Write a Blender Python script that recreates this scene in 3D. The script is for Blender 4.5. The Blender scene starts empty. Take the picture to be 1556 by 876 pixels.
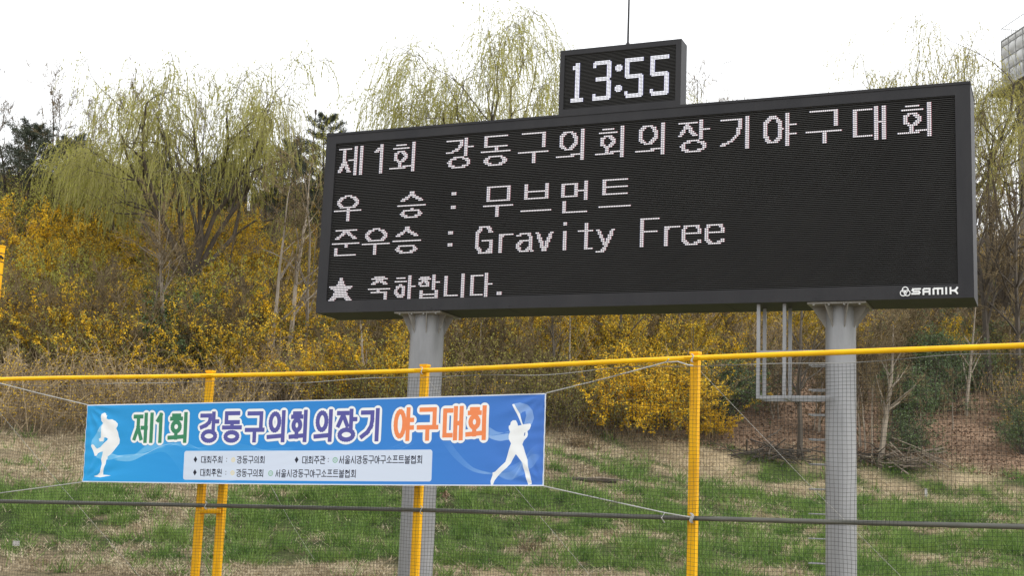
import bpy, math, random
import numpy as np
from mathutils import Vector, Matrix

# ------------------------------------------------------------------ camera, sky, sun, exposure
scene = bpy.context.scene
COL = scene.collection
FPX, PITCH, ROLL = 2024.4, 0.1667, 0.0395
CX, CY = 778.0, 438.0
EYE = 1.6
cp, sp, cr, sr = math.cos(PITCH), math.sin(PITCH), math.cos(ROLL), math.sin(ROLL)
FW = np.array([0, cp, sp]); UP0 = np.array([0, -sp, cp]); RT0 = np.array([1.0, 0, 0])
RT = cr*RT0 + sr*UP0; UPV = -sr*RT0 + cr*UP0
cam_data = bpy.data.cameras.new('camera')
cam = bpy.data.objects.new('camera', cam_data); COL.objects.link(cam)
cam_data.sensor_width = 36; cam_data.lens = FPX/1556*36
cam_data.clip_start = 0.1; cam_data.clip_end = 4000
m = Matrix(((RT[0], UPV[0], -FW[0], 0), (RT[1], UPV[1], -FW[1], 0), (RT[2], UPV[2], -FW[2], EYE), (0, 0, 0, 1)))
cam.matrix_world = m
scene.camera = cam

world = bpy.data.worlds.new("World"); scene.world = world; world.use_nodes = True
nt = world.node_tree; nt.nodes.clear()
SUN_EL, SUN_AZ = math.radians(42), math.radians(112)      # azimuth clockwise from +Y: soft light from the right
sky = nt.nodes.new('ShaderNodeTexSky'); sky.sky_type = 'NISHITA'; sky.sun_disc = False
sky.sun_elevation = SUN_EL; sky.sun_rotation = SUN_AZ
sky.air_density = 1.0; sky.dust_density = 4.0
hs = nt.nodes.new('ShaderNodeHueSaturation'); hs.inputs['Saturation'].default_value = 0.2
bg = nt.nodes.new('ShaderNodeBackground'); bg.inputs['Strength'].default_value = 0.05
bg2 = nt.nodes.new('ShaderNodeBackground'); bg2.inputs['Color'].default_value = (0.965, 0.98, 1.0, 1)
bg2.inputs['Strength'].default_value = 1.45
add = nt.nodes.new('ShaderNodeAddShader'); wo = nt.nodes.new('ShaderNodeOutputWorld')
nt.links.new(sky.outputs[0], hs.inputs['Color']); nt.links.new(hs.outputs[0], bg.inputs[0])
nt.links.new(bg.outputs[0], add.inputs[0]); nt.links.new(bg2.outputs[0], add.inputs[1]); nt.links.new(add.outputs[0], wo.inputs[0])
sd = bpy.data.lights.new('sun', 'SUN'); sd.energy = 1.5; sd.angle = math.radians(24); sd.color = (1, 0.95, 0.88)
sun = bpy.data.objects.new('sun', sd); COL.objects.link(sun)
sv = Vector((math.sin(SUN_AZ)*math.cos(SUN_EL), math.cos(SUN_AZ)*math.cos(SUN_EL), math.sin(SUN_EL)))
sun.rotation_euler = (-sv).to_track_quat('-Z', 'Y').to_euler()
scene.view_settings.view_transform = 'Standard'; scene.view_settings.look = 'None'
scene.view_settings.exposure = 0; scene.view_settings.gamma = 1
scene.view_settings.use_curve_mapping = False
scene.render.engine = 'CYCLES'
scene.cycles.max_bounces = 6; scene.cycles.diffuse_bounces = 3; scene.cycles.transparent_max_bounces = 6

rng = np.random.default_rng(7)
random.seed(7)
V3 = lambda a: np.asarray(a, float)

# ------------------------------------------------------------------ placement helpers (photo measurements -> world)
def ray(px, py):
    d = FW + RT*(px-CX)/FPX - UPV*(py-CY)/FPX
    return d/d[1]
def at(px, py, Y):
    return ray(px, py)*Y + np.array([0, 0, EYE])
def project(P):
    q = V3(P) - np.array([0, 0, EYE]); d = q@FW
    return CX + FPX*(q@RT)/d, CY - FPX*(q@UPV)/d

# ------------------------------------------------------------------ numeric noise and terrain
def vnoise(x, y, s, seed=0):
    x = np.asarray(x, float)/s + seed*17.3; y = np.asarray(y, float)/s - seed*9.1
    xi = np.floor(x).astype(np.int64); yi = np.floor(y).astype(np.int64)
    fx = x-xi; fy = y-yi; fx = fx*fx*(3-2*fx); fy = fy*fy*(3-2*fy)
    def h(a, b):
        n = (a*374761393 + b*668265263 + seed*982451653) & 0x7fffffff
        n = (n ^ (n >> 13))*1274126177 & 0x7fffffff
        return ((n ^ (n >> 16)) & 0xffff)/65535.0
    return (h(xi, yi)*(1-fx)+h(xi+1, yi)*fx)*(1-fy) + (h(xi, yi+1)*(1-fx)+h(xi+1, yi+1)*fx)*fy
def fbm(x, y, s, seed=0, o=4):
    t = 0; a = 0.5; w = 0
    for k in range(o):
        t = t + a*vnoise(x, y, s/2**k, seed+k); w += a; a *= 0.55
    return t/w
def height(x, y):
    x = np.asarray(x, float); y = np.asarray(y, float)
    az = np.clip(x/np.maximum(y, 1), -0.6, 0.6)
    he = np.interp(az, [-.45, -.38, -.2, 0.036, .16, .26, .385, .5], [5.1, 4.75, 4.6, 4.3, 3.25, 2.9, 2.7, 2.7])
    hc = np.interp(az, [-.6, -.385, -.1, .1, .36, .6], [21.5, 21.2, 19.6, 18.6, 18.0, 18.0])
    t = np.clip((y-24)/20, 0, 1); bank = he*t**1.25
    t2 = np.clip((y-44)/36, 0, 1); hill = (hc-he)*(t2*1.12 - 0.12*t2**2)
    far = np.clip((y-80)/60, 0, 1); far = far*far*(3-2*far)
    z = bank + hill - far*4
    near = np.clip((y-23)/6, 0, 1)
    z = z + near*(fbm(x, y, 6, 3)-.5)*0.55 + near*(fbm(x, y, 1.3, 5)-.5)*0.12
    z = z + np.clip((y-45)/10, 0, 1)*(fbm(x, y, 9, 8)-.5)*1.2
    return z
def ground_at(px, py):
    r = ray(px, py); Ys = np.arange(22, 110, 0.1)
    zr = EYE + r[2]*Ys; zg = height(r[0]*Ys, Ys)
    w = np.where(zg >= zr)[0]
    Y = Ys[w[0]] if len(w) else 80.0
    x = r[0]*Y
    return np.array([x, Y, float(height(x, Y))])

# ------------------------------------------------------------------ object helpers
def tag(o, label=None, cat=None, group=None, kind=None):
    if label: o['label'] = label
    if cat: o['category'] = cat
    if group: o['group'] = group
    if kind: o['kind'] = kind
    return o
def link(o, parent=None):
    COL.objects.link(o)
    if parent is not None: o.parent = parent
    return o
def thing(name, label, cat, loc=(0, 0, 0), group=None, rotz=0):
    o = bpy.data.objects.new(name, None); o.empty_display_size = .3
    o.location = tuple(loc); o.rotation_euler = (0, 0, rotz)
    link(o); return tag(o, label, cat, group)
def copy_tree(o, parent=None):
    c = o.copy(); COL.objects.link(c)
    if parent is not None: c.parent = parent
    for ch in list(o.children): copy_tree(ch, c)
    return c

class MB:
    """collects geometry, then builds one mesh"""
    def __init__(s): s.v = []; s.f = []; s.m = []; s.n = 0
    def add(s, verts, faces, mi=0):
        verts = np.asarray(verts, float).reshape(-1, 3); faces = np.asarray(faces, int)
        s.v.append(verts); s.f.append(faces + s.n); s.m.append(np.full(len(faces), mi)); s.n += len(verts)
    def box(s, c, sx, sy, sz, M=None, mi=0):
        v = np.array([(x, y, z) for z in (-.5, .5) for y in (-.5, .5) for x in (-.5, .5)])*np.array([sx, sy, sz])
        if M is not None: v = v@np.asarray(M).T
        s.add(v + V3(c), [(0, 2, 3, 1), (4, 5, 7, 6), (0, 1, 5, 4), (2, 6, 7, 3), (0, 4, 6, 2), (1, 3, 7, 5)], mi)
    def tube(s, pts, r, k=8, cap=True, mi=0):
        pts = np.asarray(pts, float); n = len(pts)
        r = np.broadcast_to(np.asarray(r, float), (n,))
        t = np.gradient(pts, axis=0); t /= np.linalg.norm(t, axis=1)[:, None]+1e-9
        ref = np.array([0, 0, 1.0]) if abs(t[0][2]) < .9 else np.array([1.0, 0, 0])
        a = np.cross(t, ref); a /= np.linalg.norm(a, axis=1)[:, None]+1e-9
        b = np.cross(t, a)
        th = np.arange(k)*2*math.pi/k
        ring = pts[:, None, :] + r[:, None, None]*(np.cos(th)[None, :, None]*a[:, None, :] + np.sin(th)[None, :, None]*b[:, None, :])
        i = np.arange(n-1)[:, None]*k; j = np.arange(k)[None, :]; j2 = (j+1) % k
        f = np.stack([i+j, i+j2, i+k+j2, i+k+j], -1).reshape(-1, 4)
        base = s.n
        s.add(ring.reshape(-1, 3), f, mi)
        if cap:
            s.v.append(np.array([pts[0], pts[-1]])); q = s.n; s.n += 2
            f1 = [(q, base+(x+1) % k, base+x) for x in range(k)]; e = base+(n-1)*k
            f2 = [(q+1, e+x, e+(x+1) % k) for x in range(k)]
            s.f.append(np.array(f1+f2)); s.m.append(np.full(2*k, mi))
    def segs(s, P0, P1, R0, R1, k=3, mi=0):
        P0 = np.asarray(P0, float); P1 = np.asarray(P1, float); N = len(P0)
        if N == 0: return
        R0 = np.broadcast_to(np.asarray(R0, float), (N,)); R1 = np.broadcast_to(np.asarray(R1, float), (N,))
        t = P1-P0; t = t/(np.linalg.norm(t, axis=1)[:, None]+1e-9)
        ref = np.where(np.abs(t[:, 2:3]) < .9, np.array([[0, 0, 1.0]]), np.array([[1.0, 0, 0]]))
        a = np.cross(t, ref); a /= np.linalg.norm(a, axis=1)[:, None]+1e-9; b = np.cross(t, a)
        th = np.arange(k)*2*math.pi/k
        off = np.cos(th)[None, :, None]*a[:, None, :] + np.sin(th)[None, :, None]*b[:, None, :]
        v = np.concatenate([P0[:, None]+off*R0[:, None, None], (P1+t*R1[:, None]*.3)[:, None]+off*R1[:, None, None]], 1)
        i = np.arange(N)[:, None]*2*k; j = np.arange(k)[None, :]; j2 = (j+1) % k
        s.add(v.reshape(-1, 3), np.stack([i+j, i+j2, i+k+j2, i+k+j], -1).reshape(-1, 4), mi)
    def leaves(s, C, L, W, mi=0, down=0.0, flat=0.0):
        """small diamond leaves at centres C"""
        N = len(C)
        if N == 0: return
        a = rng.normal(size=(N, 3)); a[:, 2] -= down; a /= np.linalg.norm(a, axis=1)[:, None]
        b = np.cross(a, rng.normal(size=(N, 3)) + np.array([0, 0, flat])); b /= np.linalg.norm(b, axis=1)[:, None]+1e-9
        L = np.broadcast_to(L, (N,))[:, None]*rng.uniform(.6, 1.3, (N, 1)); W = np.broadcast_to(W, (N,))[:, None]*rng.uniform(.7, 1.2, (N, 1))
        v = np.stack([C-a*L*.5, C+b*W*.5, C+a*L*.5, C-b*W*.5], 1)
        i = np.arange(N)[:, None]*4
        s.add(v.reshape(-1, 3), i+np.arange(4)[None], mi)
    def mesh(s, name, mats, smooth=False):
        me = bpy.data.meshes.new(name)
        v = np.concatenate(s.v)
        loops = np.concatenate([f.reshape(-1) for f in s.f])
        cnt = np.concatenate([np.full(len(f), f.shape[1]) for f in s.f])
        start = np.concatenate([[0], np.cumsum(cnt)[:-1]])
        me.vertices.add(len(v)); me.vertices.foreach_set('co', v.reshape(-1))
        me.loops.add(len(loops)); me.loops.foreach_set('vertex_index', loops.astype(np.int32))
        me.polygons.add(len(cnt)); me.polygons.foreach_set('loop_start', start.astype(np.int32)); me.polygons.foreach_set('loop_total', cnt.astype(np.int32))
        if not isinstance(mats, (list, tuple)): mats = [mats]
        for mt in mats: me.materials.append(mt)
        me.polygons.foreach_set('material_index', np.concatenate(s.m).astype(np.int32))
        me.polygons.foreach_set('use_smooth', np.full(len(cnt), bool(smooth)))
        me.update(calc_edges=True)
        return me
    def build(s, name, mats, parent=None, smooth=False, kind=None, loc=None):
        o = bpy.data.objects.new(name, s.mesh(name, mats, smooth))
        link(o, parent)
        if kind: o['kind'] = kind
        if loc is not None: o.location = tuple(loc)
        return o

# ------------------------------------------------------------------ materials
def mat(name, col, rough=.8, metal=0, var=None, scale=5.0, bump=0, bscale=None, stretch=None, objvar=0.0, spec=.5, detail=5, transl=0):
    """principled material; var = second colour mixed in by noise"""
    m = bpy.data.materials.new(name); m.use_nodes = True
    n = m.node_tree.nodes; l = m.node_tree.links; b = n['Principled BSDF']
    b.inputs['Roughness'].default_value = rough; b.inputs['Metallic'].default_value = metal
    b.inputs['Specular IOR Level'].default_value = spec
    b.inputs['Base Color'].default_value = (*col, 1)
    tc = n.new('ShaderNodeTexCoord'); mp = n.new('ShaderNodeMapping')
    l.new(tc.outputs['Object'], mp.inputs[0])
    if stretch: mp.inputs['Scale'].default_value = stretch
    out = None
    if var is not None:
        nz = n.new('ShaderNodeTexNoise'); nz.inputs['Scale'].default_value = scale; nz.inputs['Detail'].default_value = detail
        nz.inputs['Roughness'].default_value = .65
        l.new(mp.outputs[0], nz.inputs['Vector'])
        rp = n.new('ShaderNodeValToRGB'); rp.color_ramp.elements[0].position = .36; rp.color_ramp.elements[1].position = .64
        rp.color_ramp.elements[0].color = (*col, 1); rp.color_ramp.elements[1].color = (*var, 1)
        l.new(nz.outputs['Fac'], rp.inputs[0]); out = rp.outputs[0]
        if objvar:
            oi = n.new('ShaderNodeObjectInfo'); h = n.new('ShaderNodeHueSaturation')
            mr = n.new('ShaderNodeMapRange'); mr.inputs['To Min'].default_value = 1-objvar; mr.inputs['To Max'].default_value = 1+objvar
            l.new(oi.outputs['Random'], mr.inputs['Value']); l.new(mr.outputs[0], h.inputs['Value'])
            l.new(out, h.inputs['Color']); out = h.outputs[0]
        l.new(out, b.inputs['Base Color'])
    if bump:
        bz = n.new('ShaderNodeTexNoise'); bz.inputs['Scale'].default_value = bscale or scale*4; bz.inputs['Detail'].default_value = 4
        l.new(mp.outputs[0], bz.inputs['Vector'])
        bp = n.new('ShaderNodeBump'); bp.inputs['Strength'].default_value = bump; bp.inputs['Distance'].default_value = .02
        l.new(bz.outputs['Fac'], bp.inputs['Height']); l.new(bp.outputs[0], b.inputs['Normal'])
    if transl:
        tr = n.new('ShaderNodeBsdfTranslucent'); mx = n.new('ShaderNodeMixShader'); mx.inputs[0].default_value = transl
        if out is not None: l.new(out, tr.inputs['Color'])
        else: tr.inputs['Color'].default_value = (*col, 1)
        l.new(b.outputs[0], mx.inputs[1]); l.new(tr.outputs[0], mx.inputs[2]); l.new(mx.outputs[0], n['Material Output'].inputs['Surface'])
    return m
def emis(name, col, s):
    m = bpy.data.materials.new(name); m.use_nodes = True
    b = m.node_tree.nodes['Principled BSDF']
    b.inputs['Base Color'].default_value = (.05, .05, .05, 1)
    b.inputs['Emission Color'].default_value = (*col, 1); b.inputs['Emission Strength'].default_value = s
    return m
M = dict(
    cabinet=mat('cabinet_paint', (.018, .018, .021), .55, 0, (.030, .029, .031), 1.1, .10, 60, spec=.3, stretch=(1, 1, .35), detail=9),
    seam=mat('panel_seam', (.02, .02, .02), .8),
    screen=mat('screen_black', (.010, .010, .010), .9, spec=.2),
    louver=mat('louver_plastic', (.076, .075, .074), .6, 0, (.092, .091, .089), .8, spec=.3),
    pole=mat('galvanised_paint', (.315, .32, .33), .45, .1, (.22, .225, .23), 2.4, .06, 30, stretch=(1, 1, .22), detail=9),
    bracket=mat('bracket_paint', (.30, .29, .27), .5, .1, (.24, .225, .20), 5, .05, 40),
    rail=mat('yellow_paint', (.95, .55, .006), .4, 0, (.82, .44, .008), 3.5, .04, 50, detail=9, spec=.25),
    post=mat('yellow_post_paint', (.93, .50, .006), .5, 0, (.72, .36, .010), 4, .06, 40, stretch=(1, 1, .25), detail=9, spec=.2),
    lowrail=mat('olive_rail', (.115, .115, .095), .5, 0, (.085, .085, .07), 3, .05, 40),
    net=mat('net_cord', (.016, .018, .018), .8),
    wire=mat('steel_wire', (.35, .35, .34), .5, .4),
    rope=mat('white_rope', (.50, .50, .48), .8, 0, (.38, .38, .36), 30),
    white=mat('white_letter', (.85, .86, .86), .4),
    ground=None,
    willow_leaf=mat('willow_leaf', (.33, .34, .055), .7, 0, (.46, .45, .09), .9, objvar=.12, transl=.45),
    willow_leaf_b=mat('willow_leaf_yellow', (.50, .43, .085), .7, 0, (.38, .34, .07), .9, transl=.45),
    willow_bark=mat('willow_bark', (.060, .048, .036), .9, 0, (.10, .08, .06), 3, .3, 14, stretch=(1, 1, .3)),
    twig_y=mat('willow_twig', (.27, .25, .075), .8),
    bark=mat('pale_bark', (.29, .245, .19), .9, 0, (.18, .15, .115), 3, .3, 14, stretch=(1, 1, .3), objvar=.25),
    bark_dark=mat('dark_bark', (.095, .078, .060), .9, 0, (.055, .045, .035), 3, .3, 14, stretch=(1, 1, .3), objvar=.2),
    twig=mat('brown_twig', (.17, .125, .060), .9, 0, (.085, .060, .030), 1.2, objvar=.25),
    dry=mat('dry_stalk', (.33, .255, .15), .9, 0, (.15, .11, .065), .7, objvar=.2),
    flower=mat('forsythia_flower', (.86, .56, .014), .75, 0, (.62, .37, .016), 1.6, objvar=.16, transl=.2),
    flower_d=mat('forsythia_flower_dull', (.72, .46, .016), .8, 0, (.46, .30, .020), 1.3, objvar=.16, transl=.2),
    leaf_y=mat('young_leaf', (.33, .29, .045), .75, 0, (.20, .21, .05), 1.5, objvar=.15, transl=.25),
    leaf_g=mat('evergreen_leaf', (.050, .095, .026), .6, 0, (.11, .16, .05), 1.5, objvar=.2, transl=.1),
    needle=mat('pine_needle', (.030, .042, .022), .7, 0, (.052, .062, .036), 1.5, objvar=.15),
    grass=mat('grass_blade', (.075, .160, .024), .7, 0, (.215, .315, .070), 1.6, transl=.3),
    straw=mat('straw_blade', (.60, .52, .36), .9, 0, (.30, .23, .14), 1.8),
    litter=mat('fallen_leaf', (.32, .21, .135), .9, 0, (.15, .095, .060), .9),
    stick=mat('dead_stick', (.30, .25, .19), .9, 0, (.15, .12, .09), 2),
    log=mat('wet_log', (.035, .028, .022), .9, 0, (.075, .06, .045), 4),
    tank=mat('tank_panel', (.58, .58, .56), .6, .0, (.47, .47, .45), .8, .1, 12),
    tankframe=mat('tank_frame', (.34, .34, .33), .6, .0),
    concrete=mat('tower_concrete', (.20, .17, .145), .9, 0, (.13, .11, .095), .6, .2, 8),
    led=emis('led_white', (1, .94, .97), 1.1), led_b=emis('led_blue', (.62, .72, 1), 1.0), led_r=emis('led_red', (1, .42, .50), .95),
    ledc=emis('led_cold', (.93, .93, 1), 1.4), ledc_b=emis('led_violet', (.50, .50, 1), 1.0),
)

# ------------------------------------------------------------------ ground
def axis(lo, hi, step, far, n=9):
    core = np.arange(lo, hi+1e-6, step)
    g = np.geomspace(step*2, far-hi, n)
    return core, g
cx_, gx = axis(-42, 42, .34, 900); xs = np.concatenate([-42-gx[::-1], cx_, 42+gx])
cy_, gy = axis(20, 92, .34, 1500); ys = np.concatenate([20-np.geomspace(.7, 60, 7)[::-1], cy_, 92+gy])
GX, GY = np.meshgrid(xs, ys); GZ = height(GX, GY)
def edgeY(az, x):
    return np.interp(az, [-.4, -.2, 0, .12, .2, .4], [40.5, 41.5, 44, 45.5, 46, 46]) + (fbm(x, x*0+3, 2.2, 41)-.5)*2.0
def green_mask(x, y):
    """0 straw .. 1 green grass on the bank"""
    az = x/np.maximum(y, 1)
    e = np.interp(az, [-.4, -.2, 0, .12, .2, .4], [40.5, 41.5, 44, 45.5, 46, 46])
    s_ = (y-26)/(e-26)
    n = fbm(x*.8, y*1.3, 2.6, 21, 3)*.42 + fbm(x, y*1.3, .85, 31, 3)*.38 + fbm(x, y, .33, 61, 2)*.20
    lv_l = np.interp(s_, [-.1, .02, .12, .42, .52, .7, 1], [-.09, -.08, .075, .085, -.02, -.075, -.06])
    lv_r = np.interp(s_, [-.1, .06, .2, .62, .78, .9, 1], [-.02, .03, .09, .06, -.03, -.05, .03])
    w = np.clip((az+.02)/.16, 0, 1)
    return np.clip((n+lv_l*(1-w)+lv_r*w-.452)/.12, 0, 1)
gm = green_mask(GX, GY)
azg = GX/np.maximum(GY, 1)
beyond = np.clip((GY-edgeY(azg, GX))/.6, 0, 1)
litter_m = beyond
brownlow = np.clip((28.2-GY)/1.5, 0, 1)*np.clip((.05-azg)/.1, 0, 1)
stra = np.array([.27, .215, .135]); grn = np.array([.05, .075, .020]); lit = np.array([.20, .135, .09]); brn = np.array([.15, .115, .07]); hil = np.array([.085, .065, .042])
fine = (fbm(GX, GY*1.5, 1.1, 55, 3)-.5)*1.5 + (fbm(GX, GY, 4.5, 58, 2)-.5)*.5
colr = stra*(1-gm[..., None]) + grn*gm[..., None]
colr = colr*(1-.5*brownlow[..., None]) + brn*.5*brownlow[..., None]
hillf = np.clip((GY-edgeY(azg, GX)-np.where(azg > .12, 7, .8))/2, 0, 1)[..., None]
lt = lit*(1-hillf) + hil*hillf
colr = colr*(1-litter_m[..., None]) + lt*litter_m[..., None]
colr = colr*(1+fine[..., None]*.9)
def grid_mesh(name, X, Y, Z, material, color=None, smooth=True):
    h, w = X.shape
    mb = MB(); idx = np.arange(h*w).reshape(h, w)
    f = np.stack([idx[:-1, :-1], idx[:-1, 1:], idx[1:, 1:], idx[1:, :-1]], -1).reshape(-1, 4)
    mb.add(np.stack([X, Y, Z], -1).reshape(-1, 3), f)
    o = mb.build(name, material, None, smooth)
    if color is not None:
        at_ = o.data.color_attributes.new('soil', 'FLOAT_COLOR', 'POINT')
        c = np.ones((h*w, 4)); c[:, :3] = np.clip(color.reshape(-1, 3), 0, 1)
        at_.data.foreach_set('color', c.reshape(-1))
    return o
gmat = bpy.data.materials.new('ground_soil'); gmat.use_nodes = True
n = gmat.node_tree.nodes; l = gmat.node_tree.links; b = n['Principled BSDF']; b.inputs['Roughness'].default_value = .95; b.inputs['Specular IOR Level'].default_value = .1
vc = n.new('ShaderNodeVertexColor'); vc.layer_name = 'soil'
tc = n.new('ShaderNodeTexCoord'); nz = n.new('ShaderNodeTexNoise'); nz.inputs['Scale'].default_value = 9; nz.inputs['Detail'].default_value = 8; nz.inputs['Roughness'].default_value = .7
l.new(tc.outputs['Object'], nz.inputs['Vector'])
mr = n.new('ShaderNodeMapRange'); mr.inputs['From Min'].default_value = .3; mr.inputs['From Max'].default_value = .7; mr.inputs['To Min'].default_value = .45; mr.inputs['To Max'].default_value = 1.5
l.new(nz.outputs['Fac'], mr.inputs['Value'])
mx = n.new('ShaderNodeVectorMath'); mx.operation = 'SCALE'; l.new(vc.outputs['Color'], mx.inputs[0]); l.new(mr.outputs[0], mx.inputs['Scale']); l.new(mx.outputs[0], b.inputs['Base Color'])
bp = n.new('ShaderNodeBump'); bp.inputs['Strength'].default_value = .8; bp.inputs['Distance'].default_value = .08; l.new(nz.outputs['Fac'], bp.inputs['Height']); l.new(bp.outputs[0], b.inputs['Normal'])
ground = grid_mesh('ground', GX, GY, GZ, gmat, colr)
tag(ground, kind='structure')

# ------------------------------------------------------------------ hangul strokes
def ell(x0, y0, x1, y1, n=20):
    a = np.linspace(0, 2*math.pi, n+1); return [((x0+x1)/2+(x1-x0)/2*math.cos(t), (y0+y1)/2+(y1-y0)/2*math.sin(t)) for t in a]
LEADS = 'ㄱㄲㄴㄷㄸㄹㅁㅂㅃㅅㅆㅇㅈㅉㅊㅋㅌㅍㅎ'
VOW = 'ㅏㅐㅑㅒㅓㅔㅕㅖㅗㅘㅙㅚㅛㅜㅝㅞㅟㅠㅡㅢㅣ'
TAILS = ' ㄱㄲㄳㄴㄵㄶㄷㄹㄺㄻㄼㄽㄾㄿㅀㅁㅂㅄㅅㅆㅇㅈㅊㅋㅌㅍㅎ'
def jamo(c, x0, y0, x1, y1, ctx):
    w = x1-x0; h = y1-y0; xm = (x0+x1)/2; ym = (y0+y1)/2
    if c == 'ㄱ':
        if ctx == 'v': return [[(x0, y0), (x1, y0), (x1, y0+.32*h), (x1-.10*w, y0+.58*h), (x0+.55*w, y0+.82*h), (x0, y1)]]
        return [[(x0, y0), (x1, y0), (x1, y1)]]
    if c == 'ㄴ': return [[(x0, y0), (x0, y1), (x1, y1)]]
    if c == 'ㄷ': return [[(x1, y0), (x0, y0), (x0, y1), (x1, y1)]]
    if c == 'ㄹ': return [[(x0, y0), (x1, y0), (x1, ym), (x0, ym), (x0, y1), (x1, y1)]]
    if c == 'ㅁ': return [[(x0, y0), (x1, y0), (x1, y1), (x0, y1), (x0, y0)]]
    if c == 'ㅂ': return [[(x0, y0), (x0, y1), (x1, y1), (x1, y0)], [(x0, ym), (x1, ym)]]
    if c == 'ㅅ': return [[(xm, y0), (xm-.06*w, y0+.35*h), (x0, y1)], [(xm, y0+.3*h), (x1, y1)]]
    if c == 'ㅇ': return [ell(x0, y0, x1, y1)]
    if c == 'ㅈ':
        k = .5 if h > .55 else .12
        return [[(x0, y0), (x1, y0)], [(xm, y0), (xm, y0+k*h), (x0, y1)], [(xm, y0+k*h), (x1, y1)]]
    if c == 'ㅊ': return [[(xm-.25*w, y0), (xm+.25*w, y0)]] + jamo('ㅈ', x0, y0+.32*h, x1, y1, ctx)
    if c == 'ㅌ': return [[(x1, y0), (x0, y0), (x0, y1), (x1, y1)], [(x0, ym), (x1, ym)]]
    if c == 'ㅍ': return [[(x0, y0), (x1, y0)], [(x0, y1), (x1, y1)], [(x0+.28*w, y0), (x0+.28*w, y1)], [(x1-.28*w, y0), (x1-.28*w, y1)]]
    if c == 'ㅎ': return [[(x0+.2*w, y0), (x1-.2*w, y0)], [(x0, y0+.2*h), (x1, y0+.2*h)], ell(x0+.12*w, y0+.42*h, x1-.12*w, y1)]
    return []
TIGHT = False
def syl(ch):
    if ch == '1': return [[(.18, .22), (.55, .02), (.55, 1)]]
    if ch == ':': return [[(.5, .28), (.5, .30)], [(.5, .74), (.5, .76)]]
    o = ord(ch)-0xAC00; L = LEADS[o//588]; V = VOW[(o % 588)//28]; T = TAILS[o % 28]; f = T != ' '
    S = []
    if V in 'ㅏㅑㅓㅕㅔㅐㅣ':
        vy = .60 if f else 1.0
        cx1 = {'ㅏ': .56, 'ㅑ': .56, 'ㅓ': .52, 'ㅕ': .50, 'ㅔ': .46, 'ㅐ': .50, 'ㅣ': .62}[V]
        if TIGHT: cx1 -= {'ㅔ': .04, 'ㅐ': .09}.get(V, .02)
        S += jamo(L, .04, .07, cx1, .50 if f else .90, 'v')
        if V == 'ㅏ': S += [[(.76, 0), (.76, vy)], [(.76, .42*vy+.04), (1, .42*vy+.04)]]
        if V == 'ㅑ': S += [[(.76, 0), (.76, vy)], [(.76, .36*vy), (1, .36*vy)], [(.76, .62*vy), (1, .62*vy)]]
        if V == 'ㅓ': S += [[(.86, 0), (.86, vy)], [(.60, .45*vy), (.86, .45*vy)]]
        if V == 'ㅕ': S += [[(.86, 0), (.86, vy)], [(.58, .34*vy), (.86, .34*vy)], [(.58, .62*vy), (.86, .62*vy)]]
        if V == 'ㅔ': S += [[(.68 if TIGHT else .70, 0), (.68 if TIGHT else .70, vy)], [(1.02 if TIGHT else .96, 0), (1.02 if TIGHT else .96, vy)], [(.48, .5*vy), (.70, .5*vy)]]
        if V == 'ㅐ': S += [[(.68, 0), (.68, vy)], [(1.02 if TIGHT else .96, 0), (1.02 if TIGHT else .96, vy)], [(.68, .5*vy), (.96, .5*vy)]]
        if V == 'ㅣ': S += [[(.90, 0), (.90, vy)]]
        if f: S += jamo(T, .14, .66, .90, 1, 'f')
    elif V in 'ㅗㅜㅡ':
        if f:
            S += jamo(L, .14, 0, .86, .33, 'h'); S += [[(0, .52), (1, .52)]]
            if V == 'ㅗ': S += [[(.5, .33), (.5, .52)]]
            if V == 'ㅜ': S += [[(.5, .52), (.5, .66)]]
            S += jamo(T, .14, .70, .86, 1, 'f')
        else:
            S += jamo(L, .12, .02, .88, .50, 'h')
            if V == 'ㅗ': S += [[(0, .88), (1, .88)], [(.5, .52), (.5, .88)]]
            if V == 'ㅜ': S += [[(0, .62), (1, .62)], [(.5, .62), (.5, 1)]]
            if V == 'ㅡ': S += [[(0, .90), (1, .90)]]
    else:
        if f:
            S += jamo(L, .08, 0, .60, .30, 'h'); S += jamo(T, .14, .72, .92, 1, 'f')
            if V == 'ㅘ': S += [[(.34, .30), (.34, .50)], [(0, .50), (.66, .50)], [(.78, 0), (.78, .66)], [(.78, .30), (1, .30)]]
            if V == 'ㅝ': S += [[(0, .42), (.66, .42)], [(.34, .42), (.34, .62)], [(.92, 0), (.92, .66)], [(.62, .54), (.92, .54)]]
        else:
            S += jamo(L, .10, .05, .64, .64, 'h')
            if V == 'ㅚ': S += [[(.37, .64), (.37, .88)], [(0, .88), (.80, .84)]]
            if V == 'ㅢ': S += [[(0, .88), (.80, .84)]]
            S += [[(.90, 0), (.90, 1)]]
    return S

# ------------------------------------------------------------------ LED text
def plot(pix, polys, x0, y0, w, h):
    for P in polys:
        P = [(x0+a*w, y0+b*h) for a, b in P]
        for (ax, ay), (bx, by) in zip(P[:-1], P[1:]):
            nn = max(2, int(4*max(abs(bx-ax), abs(by-ay)))+2)
            for t in np.linspace(0, 1, nn):
                x = int(round(ax+(bx-ax)*t)); y = int(round(ay+(by-ay)*t))
                pix.add((x, y)); pix.add((x+1, y))
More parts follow.
